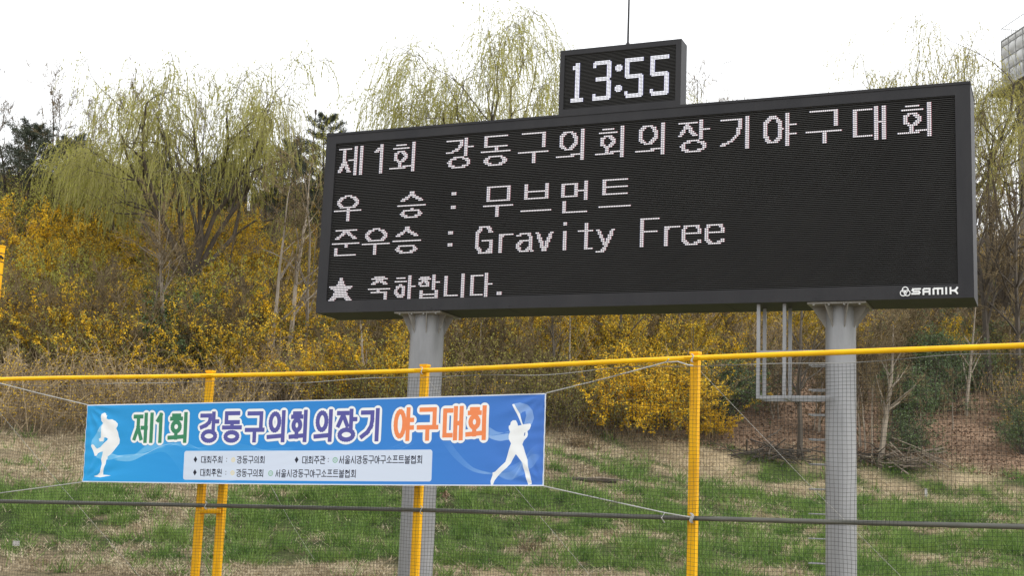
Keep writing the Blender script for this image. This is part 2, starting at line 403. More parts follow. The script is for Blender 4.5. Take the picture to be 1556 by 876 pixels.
# Latin letters: unit boxes with baseline y=1, x-height top y=.30, descender below 1
LAT = {
 'G': [[(.95, .20), (.75, 0), (.30, 0), (0, .25), (0, .75), (.30, 1), (.70, 1), (.95, .85)], [(.95, 1), (.95, .52), (.5, .52)]],
 'r': [[(0, .30), (0, 1)], [(0, .42), (.45, .30), (1, .32)]],
 'a': [[(.05, .42), (.3, .30), (.7, .30), (.85, .45), (.85, .9), (1, 1)], [(.85, .60), (.25, .62), (0, .78), (.08, .94), (.3, 1), (.6, 1), (.85, .88)]],
 'v': [[(0, .30), (.5, 1)], [(1, .30), (.5, 1)]],
 'i': [[(.4, .36), (.4, 1)], [(.4, 0), (.4, .07)]],
 't': [[(.5, .05), (.5, .90), (.65, 1), (1, 1)], [(0, .32), (1, .32)]],
 'y': [[(0, .30), (.52, .92)], [(1, .30), (.45, 1.02), (.25, 1.14), (0, 1.14)]],
 'F': [[(1, 0), (0, 0), (0, 1)], [(0, .47), (.85, .47)]],
 'e': [[(0, .62), (1, .62), (1, .48), (.78, .30), (.25, .30), (0, .48), (0, .84), (.25, 1), (.75, 1), (1, .88)]],
}
def hang(pix, ch, x, y, w=18, h=18): plot(pix, syl(ch), x, y, w-1, h-1)
line1, line2, line3, line4 = set(), set(), set(), set()
hang(line1, '제', 1, 2); plot(line1, [[(0, .25), (.7, .12)], [(1, 0), (1, 1)]], 27, 2, 4, 17); hang(line1, '회', 38, 2)
for k, ch in enumerate('강동구의회의장기야구대회'): hang(line1, ch, 75+24*k, 2)
hang(line2, '우', 1, 32, 18, 16); hang(line2, '승', 45, 32, 18, 16)
for a, b_ in ((81, 34), (81, 42)): line2 |= {(a+i, b_+j) for i in (0, 1, 2) for j in (0, 1)}
for k, ch in enumerate('무브먼트'): hang(line2, ch, 102+24*k, 32, 18, 18)
for x, ch in ((1, '준'), (22, '우'), (43, '승')): hang(line3, ch, x, 53, 18, 16)
for a, b_ in ((80, 57), (80, 64)): line3 |= {(a+i, b_+j) for i in (0, 1, 2) for j in (0, 1)}
for x, ch, w in ((98, 'G', 9), (113, 'r', 7), (124, 'a', 9), (136, 'v', 9), (152, 'i', 3), (162, 't', 7), (173, 'y', 9), (199, 'F', 9), (213, 'r', 7), (223, 'e', 9), (236, 'e', 9)):
    plot(line3, LAT[ch], x, 55, w, 15)
for r, (a, b_) in enumerate([(7, 8), (7, 8), (6, 9), (6, 9), (5, 10), (0, 15), (1, 14), (3, 12), (4, 11), (3, 12), (3, 12), (2, 13), (1, 4), (0, 3)]):
    line4 |= {(1+i, 82+r) for i in range(a, b_+1)}
line4 |= {(1+i, 94) for i in (11, 12, 13, 14)} | {(1+i, 95) for i in (12, 13, 14, 15)}
for x, ch in ((28, '축'), (45, '하'), (61, '합'), (78, '니'), (95, '다')): hang(line4, ch, x, 82, 14, 14)
line4 |= {(113+i, 93+j) for i in (0, 1, 2) for j in (0, 1)}

# ------------------------------------------------------------------ scoreboard
YAW = 0.3961
BW, BH, BD = 11.561, 3.4307, 0.9508
BR = np.array([7.0442, 20.0, 3.4999+EYE])
ux = np.array([math.cos(YAW), -math.sin(YAW), 0])      # to the right along the face
ny = np.array([math.sin(YAW), math.cos(YAW), 0])       # into the cabinet
uz = np.array([0, 0, 1.0])
B3 = np.stack([ux, ny, uz], 1)                          # local (right, in, up) -> world
BL = BR - ux*BW
def bp_(a, d, z): return BL + ux*a + ny*d + uz*z        # board coordinates
board = thing('scoreboard', 'long dark grey electronic scoreboard with white dot text on two thick grey poles', 'scoreboard', (BL[0]+ux[0]*BW/2, BL[1]+ux[1]*BW/2, 0), None, -YAW)
BO = V3(board.location)
def on_board(mb, name, mats, parent=board, **kw):
    """geometry given in world space, stored relative to the parent chain"""
    o = mb.build(name, mats, parent, **kw)
    return o
RW = np.array([[math.cos(-YAW), -math.sin(-YAW), 0], [math.sin(-YAW), math.cos(-YAW), 0], [0, 0, 1]])
def loc(P):  # world -> scoreboard local
    return (np.asarray(P, float)-BO)@RW
HB = BR[2]
def L(a, d, z): return np.array([a-BW/2, d, z+HB])      # board coordinates -> local (x right, y in, z)
def lbox(mb, a0, a1, d0, d1, z0, z1, mi=0):
    c = L((a0+a1)/2, (d0+d1)/2, (z0+z1)/2); mb.box(c, a1-a0, d1-d0, z1-z0, None, mi)
SX0, SX1, SZ0, SZ1 = .211, 11.33, .2215, 3.235
# cabinet: body with a recessed opening
cab = MB()
lbox(cab, 0, BW, .06, BD, 0, BH)
cab.build('cabinet', M['cabinet'], board)
bez = MB()
lbox(bez, 0, SX0, 0, .06, 0, BH); lbox(bez, SX1, BW, 0, .06, 0, BH)
lbox(bez, SX0, SX1, 0, .06, 0, SZ0); lbox(bez, SX0, SX1, 0, .06, SZ1, BH)
bz = bez.build('bezel', M['cabinet'], board)
lip = MB()
lbox(lip, 0, BW+.0, -.012, -.0, BH-.03, BH+.012); lbox(lip, BW, BW+.006, -.012, BD, BH-.03, BH+.012)
lip.build('top_trim', M['cabinet'], board)
scr = MB(); lbox(scr, SX0, SX1, .045, .059, SZ0, SZ1); scr.build('screen_panel', M['screen'], board)
COLS, ROWS = 368, 96
pw = (SX1-SX0)/COLS; ph = (SZ1-SZ0)/ROWS
lv = MB()
for r in range(ROWS+1):
    z = SZ1 - r*ph
    # thin visor above every row of diodes, sloping down towards the front
    a, b_ = SX0+.004, SX1-.004
    v = [L(a, .045, z-.0005), L(b_, .045, z-.0005), L(b_, .020, z-.006), L(a, .020, z-.006), L(a, .045, z-.010), L(b_, .045, z-.010), L(b_, .020, z-.012), L(a, .020, z-.012)]
    lv.add(v, [(0, 3, 2, 1), (3, 7, 6, 2), (7, 4, 5, 6), (0, 4, 7, 3), (1, 2, 6, 5)])
lv.build('louvers', M['louver'], board, kind='stuff')
def led_mesh(pix, x0, z1, pw, ph, d, f=L, wide=.98, tall=.50):
    mb = MB()
    P = np.array(sorted(pix)); rows = P[:, 1]
    S = set(pix)
    for (c, r) in P:
        xa = x0 + c*pw; zc = z1 - (r+.62)*ph
        lft = (c-1, r) not in S; rgt = (c+1, r) not in S
        parts = [(xa+.13*pw, xa+.87*pw, 0)]
        if lft: parts.append((xa-.10*pw, xa+.06*pw, 1))
        if rgt: parts.append((xa+.94*pw, xa+1.16*pw, 2))
        for a0, a1, mi in parts:
            h = ph*tall/2*(1 if mi == 0 else .7)
            q = [f(a0, d, zc-h), f(a1, d, zc-h), f(a1, d, zc+h), f(a0, d, zc+h)]
            q2 = [f(a0, d+.012, zc-h), f(a1, d+.012, zc-h), f(a1, d+.012, zc+h), f(a0, d+.012, zc+h)]
            mb.add(q+q2, [(0, 1, 2, 3), (3, 2, 6, 7), (1, 0, 4, 5)], mi)
    return mb
for nm, px_ in (('led_text_title', line1), ('led_text_winner', line2), ('led_text_runner_up', line3), ('led_text_greeting', line4)):
    o = led_mesh(px_, SX0, SZ1, pw, ph, .030).build(nm, [M['led'], M['led_b'], M['led_r']], board)
    o['kind'] = 'stuff'
# maker's emblem and raised letters on the lower bezel
def strokes3d(mb, polys, x0, z0, w, h, th, d0=-.012, d1=.0):
    e = 0
    for P in polys:
        for (ax, az_), (bx, bz_) in zip(P[:-1], P[1:]):
            A = np.array([x0+ax*w, z0+h-az_*h]); B = np.array([x0+bx*w, z0+h-bz_*h])
            t = B-A; ln = np.linalg.norm(t); t = t/ln if ln > 1e-6 else np.array([1.0, 0]); nrm = np.array([-t[1], t[0]])
            A2 = A - t*th/2; B2 = B + t*th/2; q = [A2-nrm*th/2, B2-nrm*th/2, B2+nrm*th/2, A2+nrm*th/2]; e += .0004
            if np.cross(q[1]-q[0], q[2]-q[1]) < 0: q = q[::-1]
            v = [L(p[0], d0-e, p[1]) for p in q] + [L(p[0], d1, p[1]) for p in q]
            mb.add(v, [(0, 1, 2, 3), (0, 4, 5, 1), (1, 5, 6, 2), (2, 6, 7, 3), (3, 7, 4, 0)])
LOG = {
 'S': [[(1, .1), (.12, .1), (.05, .3), (.2, .5), (.85, .5), (.95, .7), (.85, .9), (0, .9)]],
 'A': [[(.1, 1), (.1, .25), (.22, .1), (.9, .1), (.9, 1)], [(.1, .6), (.9, .6)]],
 'M': [[(.07, 1), (.07, .25), (.16, .1), (.93, .1), (.93, 1)], [(.5, .1), (.5, 1)]],
 'I': [[(.5, .05), (.5, 1)]],
 'K': [[(.1, .05), (.1, 1)], [(.1, .52), (.5, .52), (.75, .35), (.9, .05)], [(.5, .52), (.75, .7), (.9, 1)]],
}
lx0 = BW-.916; LZ = .062; LH = .108
for ch, a, w in (('S', 0, .133), ('A', .156, .13), ('M', .306, .167), ('I', .491, .040), ('K', .554, .138)):
    lg = MB(); strokes3d(lg, LOG[ch], lx0+a+.008, LZ+.008, w-.016, LH-.016, .026)
    lg.build('brand_letter', M['white'], board)
em = MB()
for k, (ex, ez) in enumerate(((0, .038), (-.030, -.014), (.030, -.014))):
    ring = [(.5+.5*math.cos(t), .5+.5*math.sin(t)) for t in np.linspace(0, 2*math.pi, 25)]
    strokes3d(em, [ring], BW-1.012+ex-.043, LZ+.045+ez-.043, .086, .086, .0135, d0=-.010-.003*k)
em.build('brand_emblem', M['white'], board)
# panel seams and screws under the cabinet
sm = MB()
for k in range(1, 6): lbox(sm, BW*k/6-.004, BW*k/6+.004, .05, BD-.05, -.003, .0)
sm.build('underside_seams', M['seam'], board, kind='stuff')
vs = MB()
for a in np.linspace(.12, BW-.12, 16): lbox(vs, a-.008, a+.008, -.006, 0, .035, .051)
vs.build('bezel_screws', M['seam'], board, kind='stuff')

# clock box on top
CA0, CA1, CH, CD = BW-6.882, BW-4.668, 1.195, .36
ck = MB(); lbox(ck, CA0, CA1, .05, CD, BH+.014, BH+CH)
clock = ck.build('clock_box', M['cabinet'], board)
s0, s1, t0, t1 = CA0+.085, CA0+2.118, BH+.105, BH+1.10
cb = MB()
lbox(cb, CA0, s0, .0, .05, BH+.014, BH+CH); lbox(cb, s1, CA1, .0, .05, BH+.014, BH+CH)
lbox(cb, s0, s1, .0, .05, BH+.014, t0); lbox(cb, s0, s1, .0, .05, t1, BH+CH)
cb.build('clock_bezel', M['cabinet'], clock)
cs = MB(); lbox(cs, s0, s1, .036, .049, t0, t1); cs.build('clock_screen', M['screen'], clock)
cl = MB(); CC, CR = 80, 40; cpw = (s1-s0)/CC; cph = (t1-t0)/CR
for r in range(CR+1):
    z = t1 - r*cph
    v = [L(s0, .036, z), L(s1, .036, z), L(s1, .016, z-.004), L(s0, .016, z-.004), L(s0, .036, z-.008), L(s1, .036, z-.008), L(s1, .016, z-.009), L(s0, .016, z-.009)]
    cl.add(v, [(0, 3, 2, 1), (3, 7, 6, 2), (7, 4, 5, 6), (0, 4, 7, 3), (1, 2, 6, 5)])
cl.build('clock_louvers', M['louver'], clock, kind='stuff')
def blk(c0, c1, r0, r1): return {(c, r) for c in range(c0, c1+1) for r in range(r0, r1+1)}
dg = {
 'one': blk(9, 11, 6, 34) | blk(6, 14, 32, 34) | blk(7, 8, 8, 10),
 'three': blk(23, 33, 6, 8) | blk(22, 23, 7, 10) | blk(32, 34, 7, 18) | blk(24, 33, 18, 20) | blk(32, 34, 21, 33) | blk(22, 33, 32, 34) | blk(22, 23, 30, 32),
 'colon': blk(38, 42, 11, 13) | blk(39, 41, 10, 14),
 'colon_b': blk(38, 42, 26, 28) | blk(39, 41, 25, 29),
 'five': blk(45, 57, 6, 8) | blk(45, 47, 6, 19) | blk(46, 56, 18, 20) | blk(55, 57, 19, 33) | blk(46, 56, 32, 34) | blk(45, 46, 30, 32),
 'five_b': blk(63, 75, 6, 8) | blk(63, 65, 6, 19) | blk(64, 74, 18, 20) | blk(73, 75, 19, 33) | blk(64, 74, 32, 34) | blk(63, 64, 30, 32),
}
for nm, px_ in dg.items():
    px_ = {(c-1, r) for c, r in px_}
    o = led_mesh(px_, s0, t1, cpw, cph, .026, tall=.78).build('colon_dot' if nm.startswith('colon') else 'digit', [M['ledc'], M['ledc_b'], M['ledc_b']], clock)
# rod on the clock
rodx = CA0+1.19
rd = MB(); rd.tube([L(rodx, .19, BH+CH), L(rodx, .19, BH+CH+.012), L(rodx, .19, BH+CH+.05), L(rodx, .19, BH+CH+.11)], [.10, .10, .045, .02], 12)
rd.tube([L(rodx, .19, BH+CH+.1), L(rodx, .19, BH+CH+2.4)], [.020, .012], 8)
rd.build('lightning_rod', M['cabinet'], board, smooth=False)

# two poles with cap plates, gussets, rungs
def plane_hit(px, py, d):
    r = ray(px, py); O = BL + ny*d - np.array([0, 0, EYE]); t = (O@ny)/(r@ny)
    P = r*t + np.array([0, 0, EYE]); q = P-BL
    return q@ux, P[2]-HB
POLED = .50
pole_a = []
for (px, r_) in ((649.5, None), (1277.5, None)):
    a, z = plane_hit(px, 500, POLED); pole_a.append(a)
    hw = plane_hit(px+24.0, 500, POLED)[0]-a; R_ = hw*.965
    pl = MB(); pl.tube([L(a, POLED, -HB-.2), L(a, POLED, -.034)], [R_, R_], 40, cap=False)
    pole = pl.build('pole', M['pole'], board, smooth=True)
    cpb = MB(); S_ = .46; lbox(cpb, a-S_, a+S_, POLED-S_+.01, POLED+S_-.03, -.034, -.004)
    plate = cpb.build('cap_plate', M['bracket'], pole)
    for k in range(8):
        th = k*math.pi/4 + math.pi/8; c, s_ = math.cos(th), math.sin(th)
        ext = min(.43/max(abs(c), abs(s_)), .60)
        g = MB(); base = L(a, POLED, -.034); dirv = np.array([c, s_, 0]); nrm = np.array([-s_, c, 0])*.007
        tri = [dirv*(R_-.01), dirv*ext, dirv*ext+uz*-.02, dirv*(R_-.01)+uz*-.36]
        v = [base+p-nrm for p in tri]+[base+p+nrm for p in tri]
        g.add(v, [(0, 1, 2, 3), (7, 6, 5, 4), (0, 4, 5, 1), (1, 5, 6, 2), (2, 6, 7, 3), (3, 7, 4, 0)])
        g.build('gusset', M['bracket'], pole)
    bl = MB()
    for k in range(4):
        for e in (-1, 1):
            for q, w_ in ((a-.36+.24*k, POLED+e*.40-.02),):
                lbox(bl, q-.014, q+.014, w_-.014, w_+.014, -.055, -.034)
    bl.build('bolts', M['wire'], pole, kind='stuff')
    if px > 1000:
        for k in range(-1, 14):
            zz = plane_hit(1242, 594+k*37.6, POLED)[1]
            rg = MB(); x0 = a-R_+.02; x1 = a-R_-.24
            rg.tube([L(x0, POLED-.13, zz), L(x1, POLED-.13, zz), L(x1, POLED+.13, zz), L(x0, POLED+.13, zz)], .011, 6)
            rg.build('rung', M['pole'], pole)
        # hanging access frame
        fr = thing_a = MB()
        a0, _ = plane_hit(1152.5, 520, .16); a1, _ = plane_hit(1192, 520, .16)
        _, zb = plane_hit(1152, 604, .16); _, zm = plane_hit(1152, 535, .16)
        ends = a-R_+.02
        frame_parts = []
        for aa in (a0, a1):
            for dd in (.16, .64):
                b1 = MB(); lbox(b1, aa-.026, aa+.026, dd-.026, dd+.026, zb+.027, -.002); frame_parts.append(b1)
        for dd in (.16, .64):
            b1 = MB(); lbox(b1, a0-.026, ends+(.10 if dd < .3 else 0), dd-.026, dd+.026, zb-.026, zb+.025); frame_parts.append(b1)
        b1 = MB(); lbox(b1, a0-.020+.047, ends, .16-.019, .16+.019, zm-.018, zm+.018); frame_parts.append(b1)
        b1 = MB(); lbox(b1, a0-.020+.047, ends, .64-.019, .64+.019, zm-.018, zm+.018); frame_parts.append(b1)
        for aa in (a0, a1):
            b1 = MB(); lbox(b1, aa-.022, aa+.022, .187, .613, zb-.020, zb+.020); frame_parts.append(b1)
        fo = frame_parts[0].build('access_frame', M['pole'], board)
        for b1 in frame_parts[1:]: b1.build('frame_bar', M['pole'], fo)

# ------------------------------------------------------------------ outfield fence
GAP = 1.86
FPT = [(-260, 590, 21.3), (0, 577, 20.35), (320, 571.5, 19.1), (646, 563.5, 17.9), (1057, 544.5, 15.55), (1556, 525.5, 13.65), (2000, 509, 12.3)]
fx = np.array([p[0] for p in FPT])
top = np.array([at(*p) for p in FPT])
def dense(P, n=14):
    # smooth interpolation through the measured rail points
    P = np.asarray(P); t = np.arange(len(P)); tt = np.linspace(0, len(P)-1, (len(P)-1)*n+1)
    out = []
    for x in tt:
        i = min(int(x), len(P)-2); u = x-i
        p0 = P[max(i-1, 0)]; p1 = P[i]; p2 = P[i+1]; p3 = P[min(i+2, len(P)-1)]
        out.append(.5*((2*p1)+(-p0+p2)*u+(2*p0-5*p1+4*p2-p3)*u*u+(-p0+3*p1-3*p2+p3)*u**3))
    return np.array(out)
TOP = dense(top)
fence = thing('outfield_fence', 'yellow outfield fence with square mesh netting, yellow top rail and olive lower rail', 'fence', (top[3][0], top[3][1], 0))
FO = V3(fence.location)
def fbuild(mb, name, m, parent=fence, **kw):
    mb.v = [v-FO for v in mb.v]; return mb.build(name, m, parent, **kw)
def fence_dir(P):
    i = np.argmin(np.linalg.norm(TOP[:, :2]-P[:2], axis=1)); i = min(max(i, 1), len(TOP)-2)
    t = TOP[i+1]-TOP[i-1]; t[2] = 0; t /= np.linalg.norm(t); return t, np.array([t[1], -t[0], 0])  # along, towards camera
rl = MB(); rl.tube(TOP, .031, 12); fbuild(rl, 'top_rail', M['rail'], smooth=True)
LOW = TOP.copy()
lowpx = np.interp(TOP[:, 0], top[:, 0], [757, 762.5, 769, 776, 788.5, 801.5, 812])
for i, P in enumerate(TOP):
    pxx = project(P)[0]; LOW[i] = at(pxx, np.interp(pxx, fx, [757, 762.5, 769, 776, 788.5, 801.5, 812]), P[1]-.05)
lr = MB(); lr.tube(LOW, .029, 10); fbuild(lr, 'lower_rail', M['lowrail'], smooth=True)
posts = {}
for (px, py, Y, w_) in ((320, 566, 19.1, .050), (646, 557, 17.9, .050), (1057, 538, 15.55, .050), (1700, 512, 13.15, .050), (-190, 575, 21.1, .050)):
    P = at(px, py, Y+.075); g = float(height(P[0], P[1]))
    t, nn_ = fence_dir(P)
    RM = np.stack([t, -nn_, uz], 1)
    pm = MB(); pm.box((P[0], P[1], (P[2]+g-.3)/2), w_*2, w_*1.6, P[2]-g+.3, RM)
    po = fbuild(pm, 'post', M['post'])
    cm = MB(); cm.box((P[0], P[1], P[2]+.008), w_*2.3, w_*2.0, .03, RM); fbuild(cm, 'post_cap', M['post'], po)
    cm = MB(); 
    q = P-uz*.055
    cm.tube([q+t*.09+nn_*.055, q+t*.09+nn_*.12, q-t*.09+nn_*.12, q-t*.09+nn_*.055], .008, 6); fbuild(cm, 'rail_clamp', M['rail'], po)
    posts[px] = (P, t, nn_, po)
# second braced leg of the left post
P, t, nn_, po = posts[320]
g0 = float(height(P[0], P[1]))
q = at(339.5, 735, 19.1+.12); qt = at(345, 660, 19.12)
RM = np.stack([t, -nn_, uz], 1)
bm = MB(); bm.box((q[0], q[1], (qt[2]+g0-.3)/2), .10, .09, qt[2]-g0+.3, RM); br_ = fbuild(bm, 'brace_leg', M['post'])
cbm = MB(); c0 = at(304, 777.5, 19.12); c1 = at(335, 778, 19.12); cbm.tube([c0, c1], .035, 8); fbuild(cbm, 'cross_bar', M['post'])
cbm = MB(); cbm.tube([np.array([q[0], q[1], qt[2]-.06]), np.array([P[0]+.03, P[1], qt[2]+.22])], .04, 8); fbuild(cbm, 'brace_strut', M['post'])
# taller net post at the left edge of view
P = at(1.0, 376, 18.4); g = float(height(P[0], P[1]))
tall = thing('net_post', 'tall yellow net post with black tie bands at left edge of view', 'post', (P[0], P[1], g))
tm = MB(); tm.tube([(0, 0, -.3), (0, 0, P[2]-g)], .062, 16); tm.build('pole', M['post'], tall, smooth=False)
for k, zz in enumerate((.10, .22, .40, .62, .80, 1.02, 1.3, 1.6)):
    tm = MB(); tm.tube([(0, 0, P[2]-g-zz), (0, 0, P[2]-g-zz+.012)], .065, 16); tm.build('tie_band', M['net'], tall)
tm = MB(); tm.tube([(0, 0, P[2]-g), (0, 0, P[2]-g+.02)], .07, 16); tm.build('cap', M['post'], tall)
tm = MB(); tm.tube([(.02, -.05, P[2]-g-.16), (.05, -.10, P[2]-g-.14), (.07, -.05, P[2]-g-.17)], .016, 6); tm.build('shackle', M['net'], tall)
# top cable of the net
wire_top = TOP - uz*.10
arc = np.concatenate([[0], np.cumsum(np.linalg.norm(np.diff(TOP, axis=0), axis=1))])
def along(arr, s): return np.stack([np.interp(s, arc, arr[:, k]) for k in range(3)], -1)
sg = np.linspace(0, arc[-1], 160)
Wt = along(TOP, sg); 
T_, N_ = [], []
for p in Wt:
    a_, b_ = fence_dir(p); T_.append(a_); N_.append(b_)
N_ = np.array(N_); sagw = .105+.018*np.sin(sg*1.7)+.012*np.sin(sg*3.1+1)
Wt = Wt + N_*.055 - uz*sagw[:, None]
wt = MB(); wt.tube(Wt, .0045, 5, cap=False); fbuild(wt, 'net_cable', M['wire'])
# net
MESH = .045
nm_ = MB()
ss = np.arange(0.02, arc[-1], MESH)
base = along(TOP, ss); Nn = np.stack([np.interp(ss, sg, N_[:, k]) for k in range(3)], -1)
Hh = np.arange(0, 66)*MESH
def netpt(si, hz):
    s = np.asarray(si); h = np.asarray(hz)
    w1 = .020*np.sin(s*2.3+h*1.1)+.012*np.sin(s*5.1-h*2.3+1.3)+.006*np.sin(s*11+h*5)
    w2 = .018*np.sin(s*1.4+h*1.9+.4)+.010*np.sin(s*3.7+h*4.1)+.006*np.sin(s*9.3-h*3.)
    sag = .105+.018*np.sin(s*1.7)+.012*np.sin(s*3.1+1)
    b = np.stack([np.interp(s+w1*np.clip(h*3, 0, 1), arc, TOP[:, k]) for k in range(3)], -1)
    nv = np.stack([np.interp(s, sg, N_[:, k]) for k in range(3)], -1)
    return b + nv*(.055+.02*np.sin(s*1.9+h*.8)+.012)[..., None]*1 - np.array([0, 0, 1.0])*(sag+h+w2*np.clip(h*3, 0, 1))[..., None]
hs_ = np.linspace(0, Hh[-1], 16)
SS, HH = np.meshgrid(ss, hs_, indexing='ij'); PP = netpt(SS, HH)
nm_.segs(PP[:, :-1].reshape(-1, 3), PP[:, 1:].reshape(-1, 3), .0018, .0018, 3)
ss2 = np.arange(0, arc[-1], .16)
SS, HH = np.meshgrid(ss2, Hh, indexing='ij'); PP = netpt(SS, HH)
nm_.segs(PP[:-1].reshape(-1, 3), PP[1:].reshape(-1, 3), .0018, .0018, 3)
fbuild(nm_, 'netting', M['net'], kind='stuff')
# thin guy wires behind the net
for (p0, d0, p1, d1) in (((646, 572), 17.95, (897, 876), 21.0), ((1060, 560), 15.6, (1368, 876), 18.6), ((320, 579), 19.15, (412, 740), 21.5), ((-60, 556), 20.6, (193, 855), 23.5), ((412, 740), 21.5, (470, 840), 22.5)):
    gw = MB(); A = at(*p0, d0); B = at(*p1, d1); mid = (A+B)/2-uz*.03
    gw.tube([A, mid, B, B+(B-mid)*.25], .0032, 5, cap=False); fbuild(gw, 'guy_wire', M['rope'])
# tie rings on rails
for px, Y in ((313, 19.02), (640, 17.82), (1050, 15.45), (1052, 15.45)):
    P = at(px, np.interp(px, fx, [757, 762.5, 769, 776, 788.5, 801.5, 812]), Y)
    tr = MB(); ang = np.linspace(0, 2*math.pi, 13); tr.tube([P+np.array([0.01*math.sin(3*a), .045*math.cos(a), .055*math.sin(a)]) for a in ang], .006, 5, cap=False); fbuild(tr, 'tie_ring', M['rope'])
for px, Y in ((641, 17.85), (1052, 15.5)):
    P = at(px, np.interp(px, fx, [p[1] for p in FPT]), Y)
    tr = MB(); ang = np.linspace(0, 2*math.pi, 13); tr.tube([P+np.array([0.01*math.sin(3*a), .045*math.cos(a), .048*math.sin(a)]) for a in ang], .006, 5, cap=False); fbuild(tr, 'tie_ring', M['rope'])

# ------------------------------------------------------------------ banner print
TW, TH = 2400, 384
img = np.zeros((TH, TW, 3)); yy, xx = np.mgrid[0:TH, 0:TW].astype(float)
U = xx/TW; Vv = yy/TH
cA = np.array([40, 158, 222])/255.; cB = np.array([46, 136, 212])/255.; cC = np.array([70, 118, 200])/255.
t = U[..., None]
img = np.where(t < .5, cA+(cB-cA)*(t/.5), cB+(cC-cB)*((t-.5)/.5))
img = img*(1+.05*(Vv[..., None]-.5))
img = img*(1+.015*np.sin(yy*1.3)[..., None])
def blend(mask, col):
    global img
    img = img*(1-mask[..., None]) + np.array(col)*mask[..., None]
# ribbons of fine curved lines
def bundle(fn, n, a, wdt=1.0, lo=0, hi=1, col=(.85, .93, 1)):
    xs_ = np.arange(TW)/TW
    for k in range(n):
        yc = fn(xs_, k/(n-1))*TH
        mk = np.clip(1.6*wdt-np.abs(yy-yc[None, :]), 0, 1)*a
        mk = mk*np.clip((U-lo)/.02, 0, 1)*np.clip((hi-U)/.02, 0, 1)
        blend(mk, col)
def band(f0, f1, a, lo, hi, col=(.85, .93, 1)):
    xs_ = np.arange(TW)/TW; y0_ = f0(xs_)*TH; y1_ = f1(xs_)*TH
    a_, b_ = np.minimum(y0_, y1_), np.maximum(y0_, y1_)
    mk = np.clip(yy-a_[None]+.5, 0, 1)*np.clip(b_[None]-yy+.5, 0, 1)*a*np.clip((U-lo)/.01, 0, 1)*np.clip((hi-U)/.01, 0, 1)
    blend(mk, col)
def sp(*p):
    px_ = np.array([q[0] for q in p]); py_ = np.array([q[1] for q in p])
    def f(x):
        tq = np.interp(x, px_, np.arange(len(p))); i = np.clip(tq.astype(int), 0, len(p)-2); uu = tq-i
        def g_(k): return py_[np.clip(k, 0, len(p)-1)]
        return .5*(2*g_(i)+(g_(i+1)-g_(i-1))*uu+(2*g_(i-1)-5*g_(i)+4*g_(i+1)-g_(i+2))*uu*uu+(3*g_(i)-g_(i-1)-3*g_(i+1)+g_(i+2))*uu**3)
    return f
def mixf(f, g): return lambda x, k: f(x)*(1-k)+g(x)*k
r0 = sp((.06, .70), (.09, .725), (.12, .72), (.155, .63), (.19, .535), (.22, .52), (.26, .60)); r1 = sp((.06, .68), (.09, .655), (.12, .64), (.155, .62), (.19, .535), (.22, .50), (.26, .53))
band(r0, r1, .36, .075, .20); bundle(mixf(r0, r1), 7, .25, .7, .075, .25)
band(sp((.06, .62), (.09, .66), (.115, .67), (.16, .50), (.2, .42)), sp((.06, .64), (.09, .67), (.115, .665), (.16, .60), (.2, .55)), .25, .05, .20)
bundle(mixf(sp((.12, .66), (.15, .55), (.19, .50), (.24, .51), (.28, .56)), sp((.12, .66), (.16, .64), (.20, .62), (.245, .88), (.29, 1.1))), 18, .26, .6, .125, .30)
bundle(mixf(sp((.20, .50), (.24, .54), (.28, .56), (.33, .50), (.38, .52), (.45, .62)), sp((.20, .56), (.24, .48), (.29, .60), (.34, .57), (.40, .60), (.47, .56))), 10, .22, .6, .20, .5)
bundle(mixf(sp((.24, .93), (.28, 1.02), (.33, .99), (.38, .93)), sp((.24, 1.02), (.28, 1.0), (.33, .96), (.38, .955))), 6, .3, .6, .24, .38)
bundle(mixf(sp((.51, .30), (.545, .12), (.58, .02), (.62, 0)), sp((.66, .75), (.70, .60), (.74, .50), (.80, .45))), 2, .0, .6, .5, .8)
for k in range(16):
    f_ = sp((.655+.008*k, .60-.006*k), (.69+.007*k, .66-.028*k), (.75+.004*k, .52-.004*k)); bundle(lambda x, q: f_(x), 2, .14, .5, .655+.008*k, .75)
bundle(mixf(sp((.80, .40), (.835, .64), (.865, .80), (.905, .86)), sp((.79, .45), (.83, .70), (.865, .84), (.905, .875))), 12, .28, .7, .80, .908)
band(sp((.89, .35), (.91, .41), (.93, .42)), sp((.89, .45), (.91, .44), (.93, .41)), .36, .886, .94)
band(sp((.885, .44), (.90, .45), (.915, .44), (.93, .43)), sp((.885, .45), (.90, .49), (.915, .51), (.93, .50)), .5, .886, .94)
bundle(mixf(sp((.90, .85), (.92, .90), (.94, .93), (.96, .80), (.975, .66), (.995, .66)), sp((.90, .84), (.92, .86), (.94, .84), (.96, .74), (.975, .80), (.995, .68))), 12, .26, .7, .905, .993)
band(sp((.905, .83), (.93, .80), (.96, .72), (.98, .66), (.995, .68)), sp((.905, .87), (.93, .93), (.96, .88), (.98, .78), (.995, .66)), .16, .908, .993)
bundle(mixf(sp((.93, .95), (.945, .88), (.96, .72), (.975, .60), (.993, .53)), sp((.93, .96), (.945, .90), (.965, .70), (.98, .66), (.993, .67))), 8, .24, .7, .935, .993)
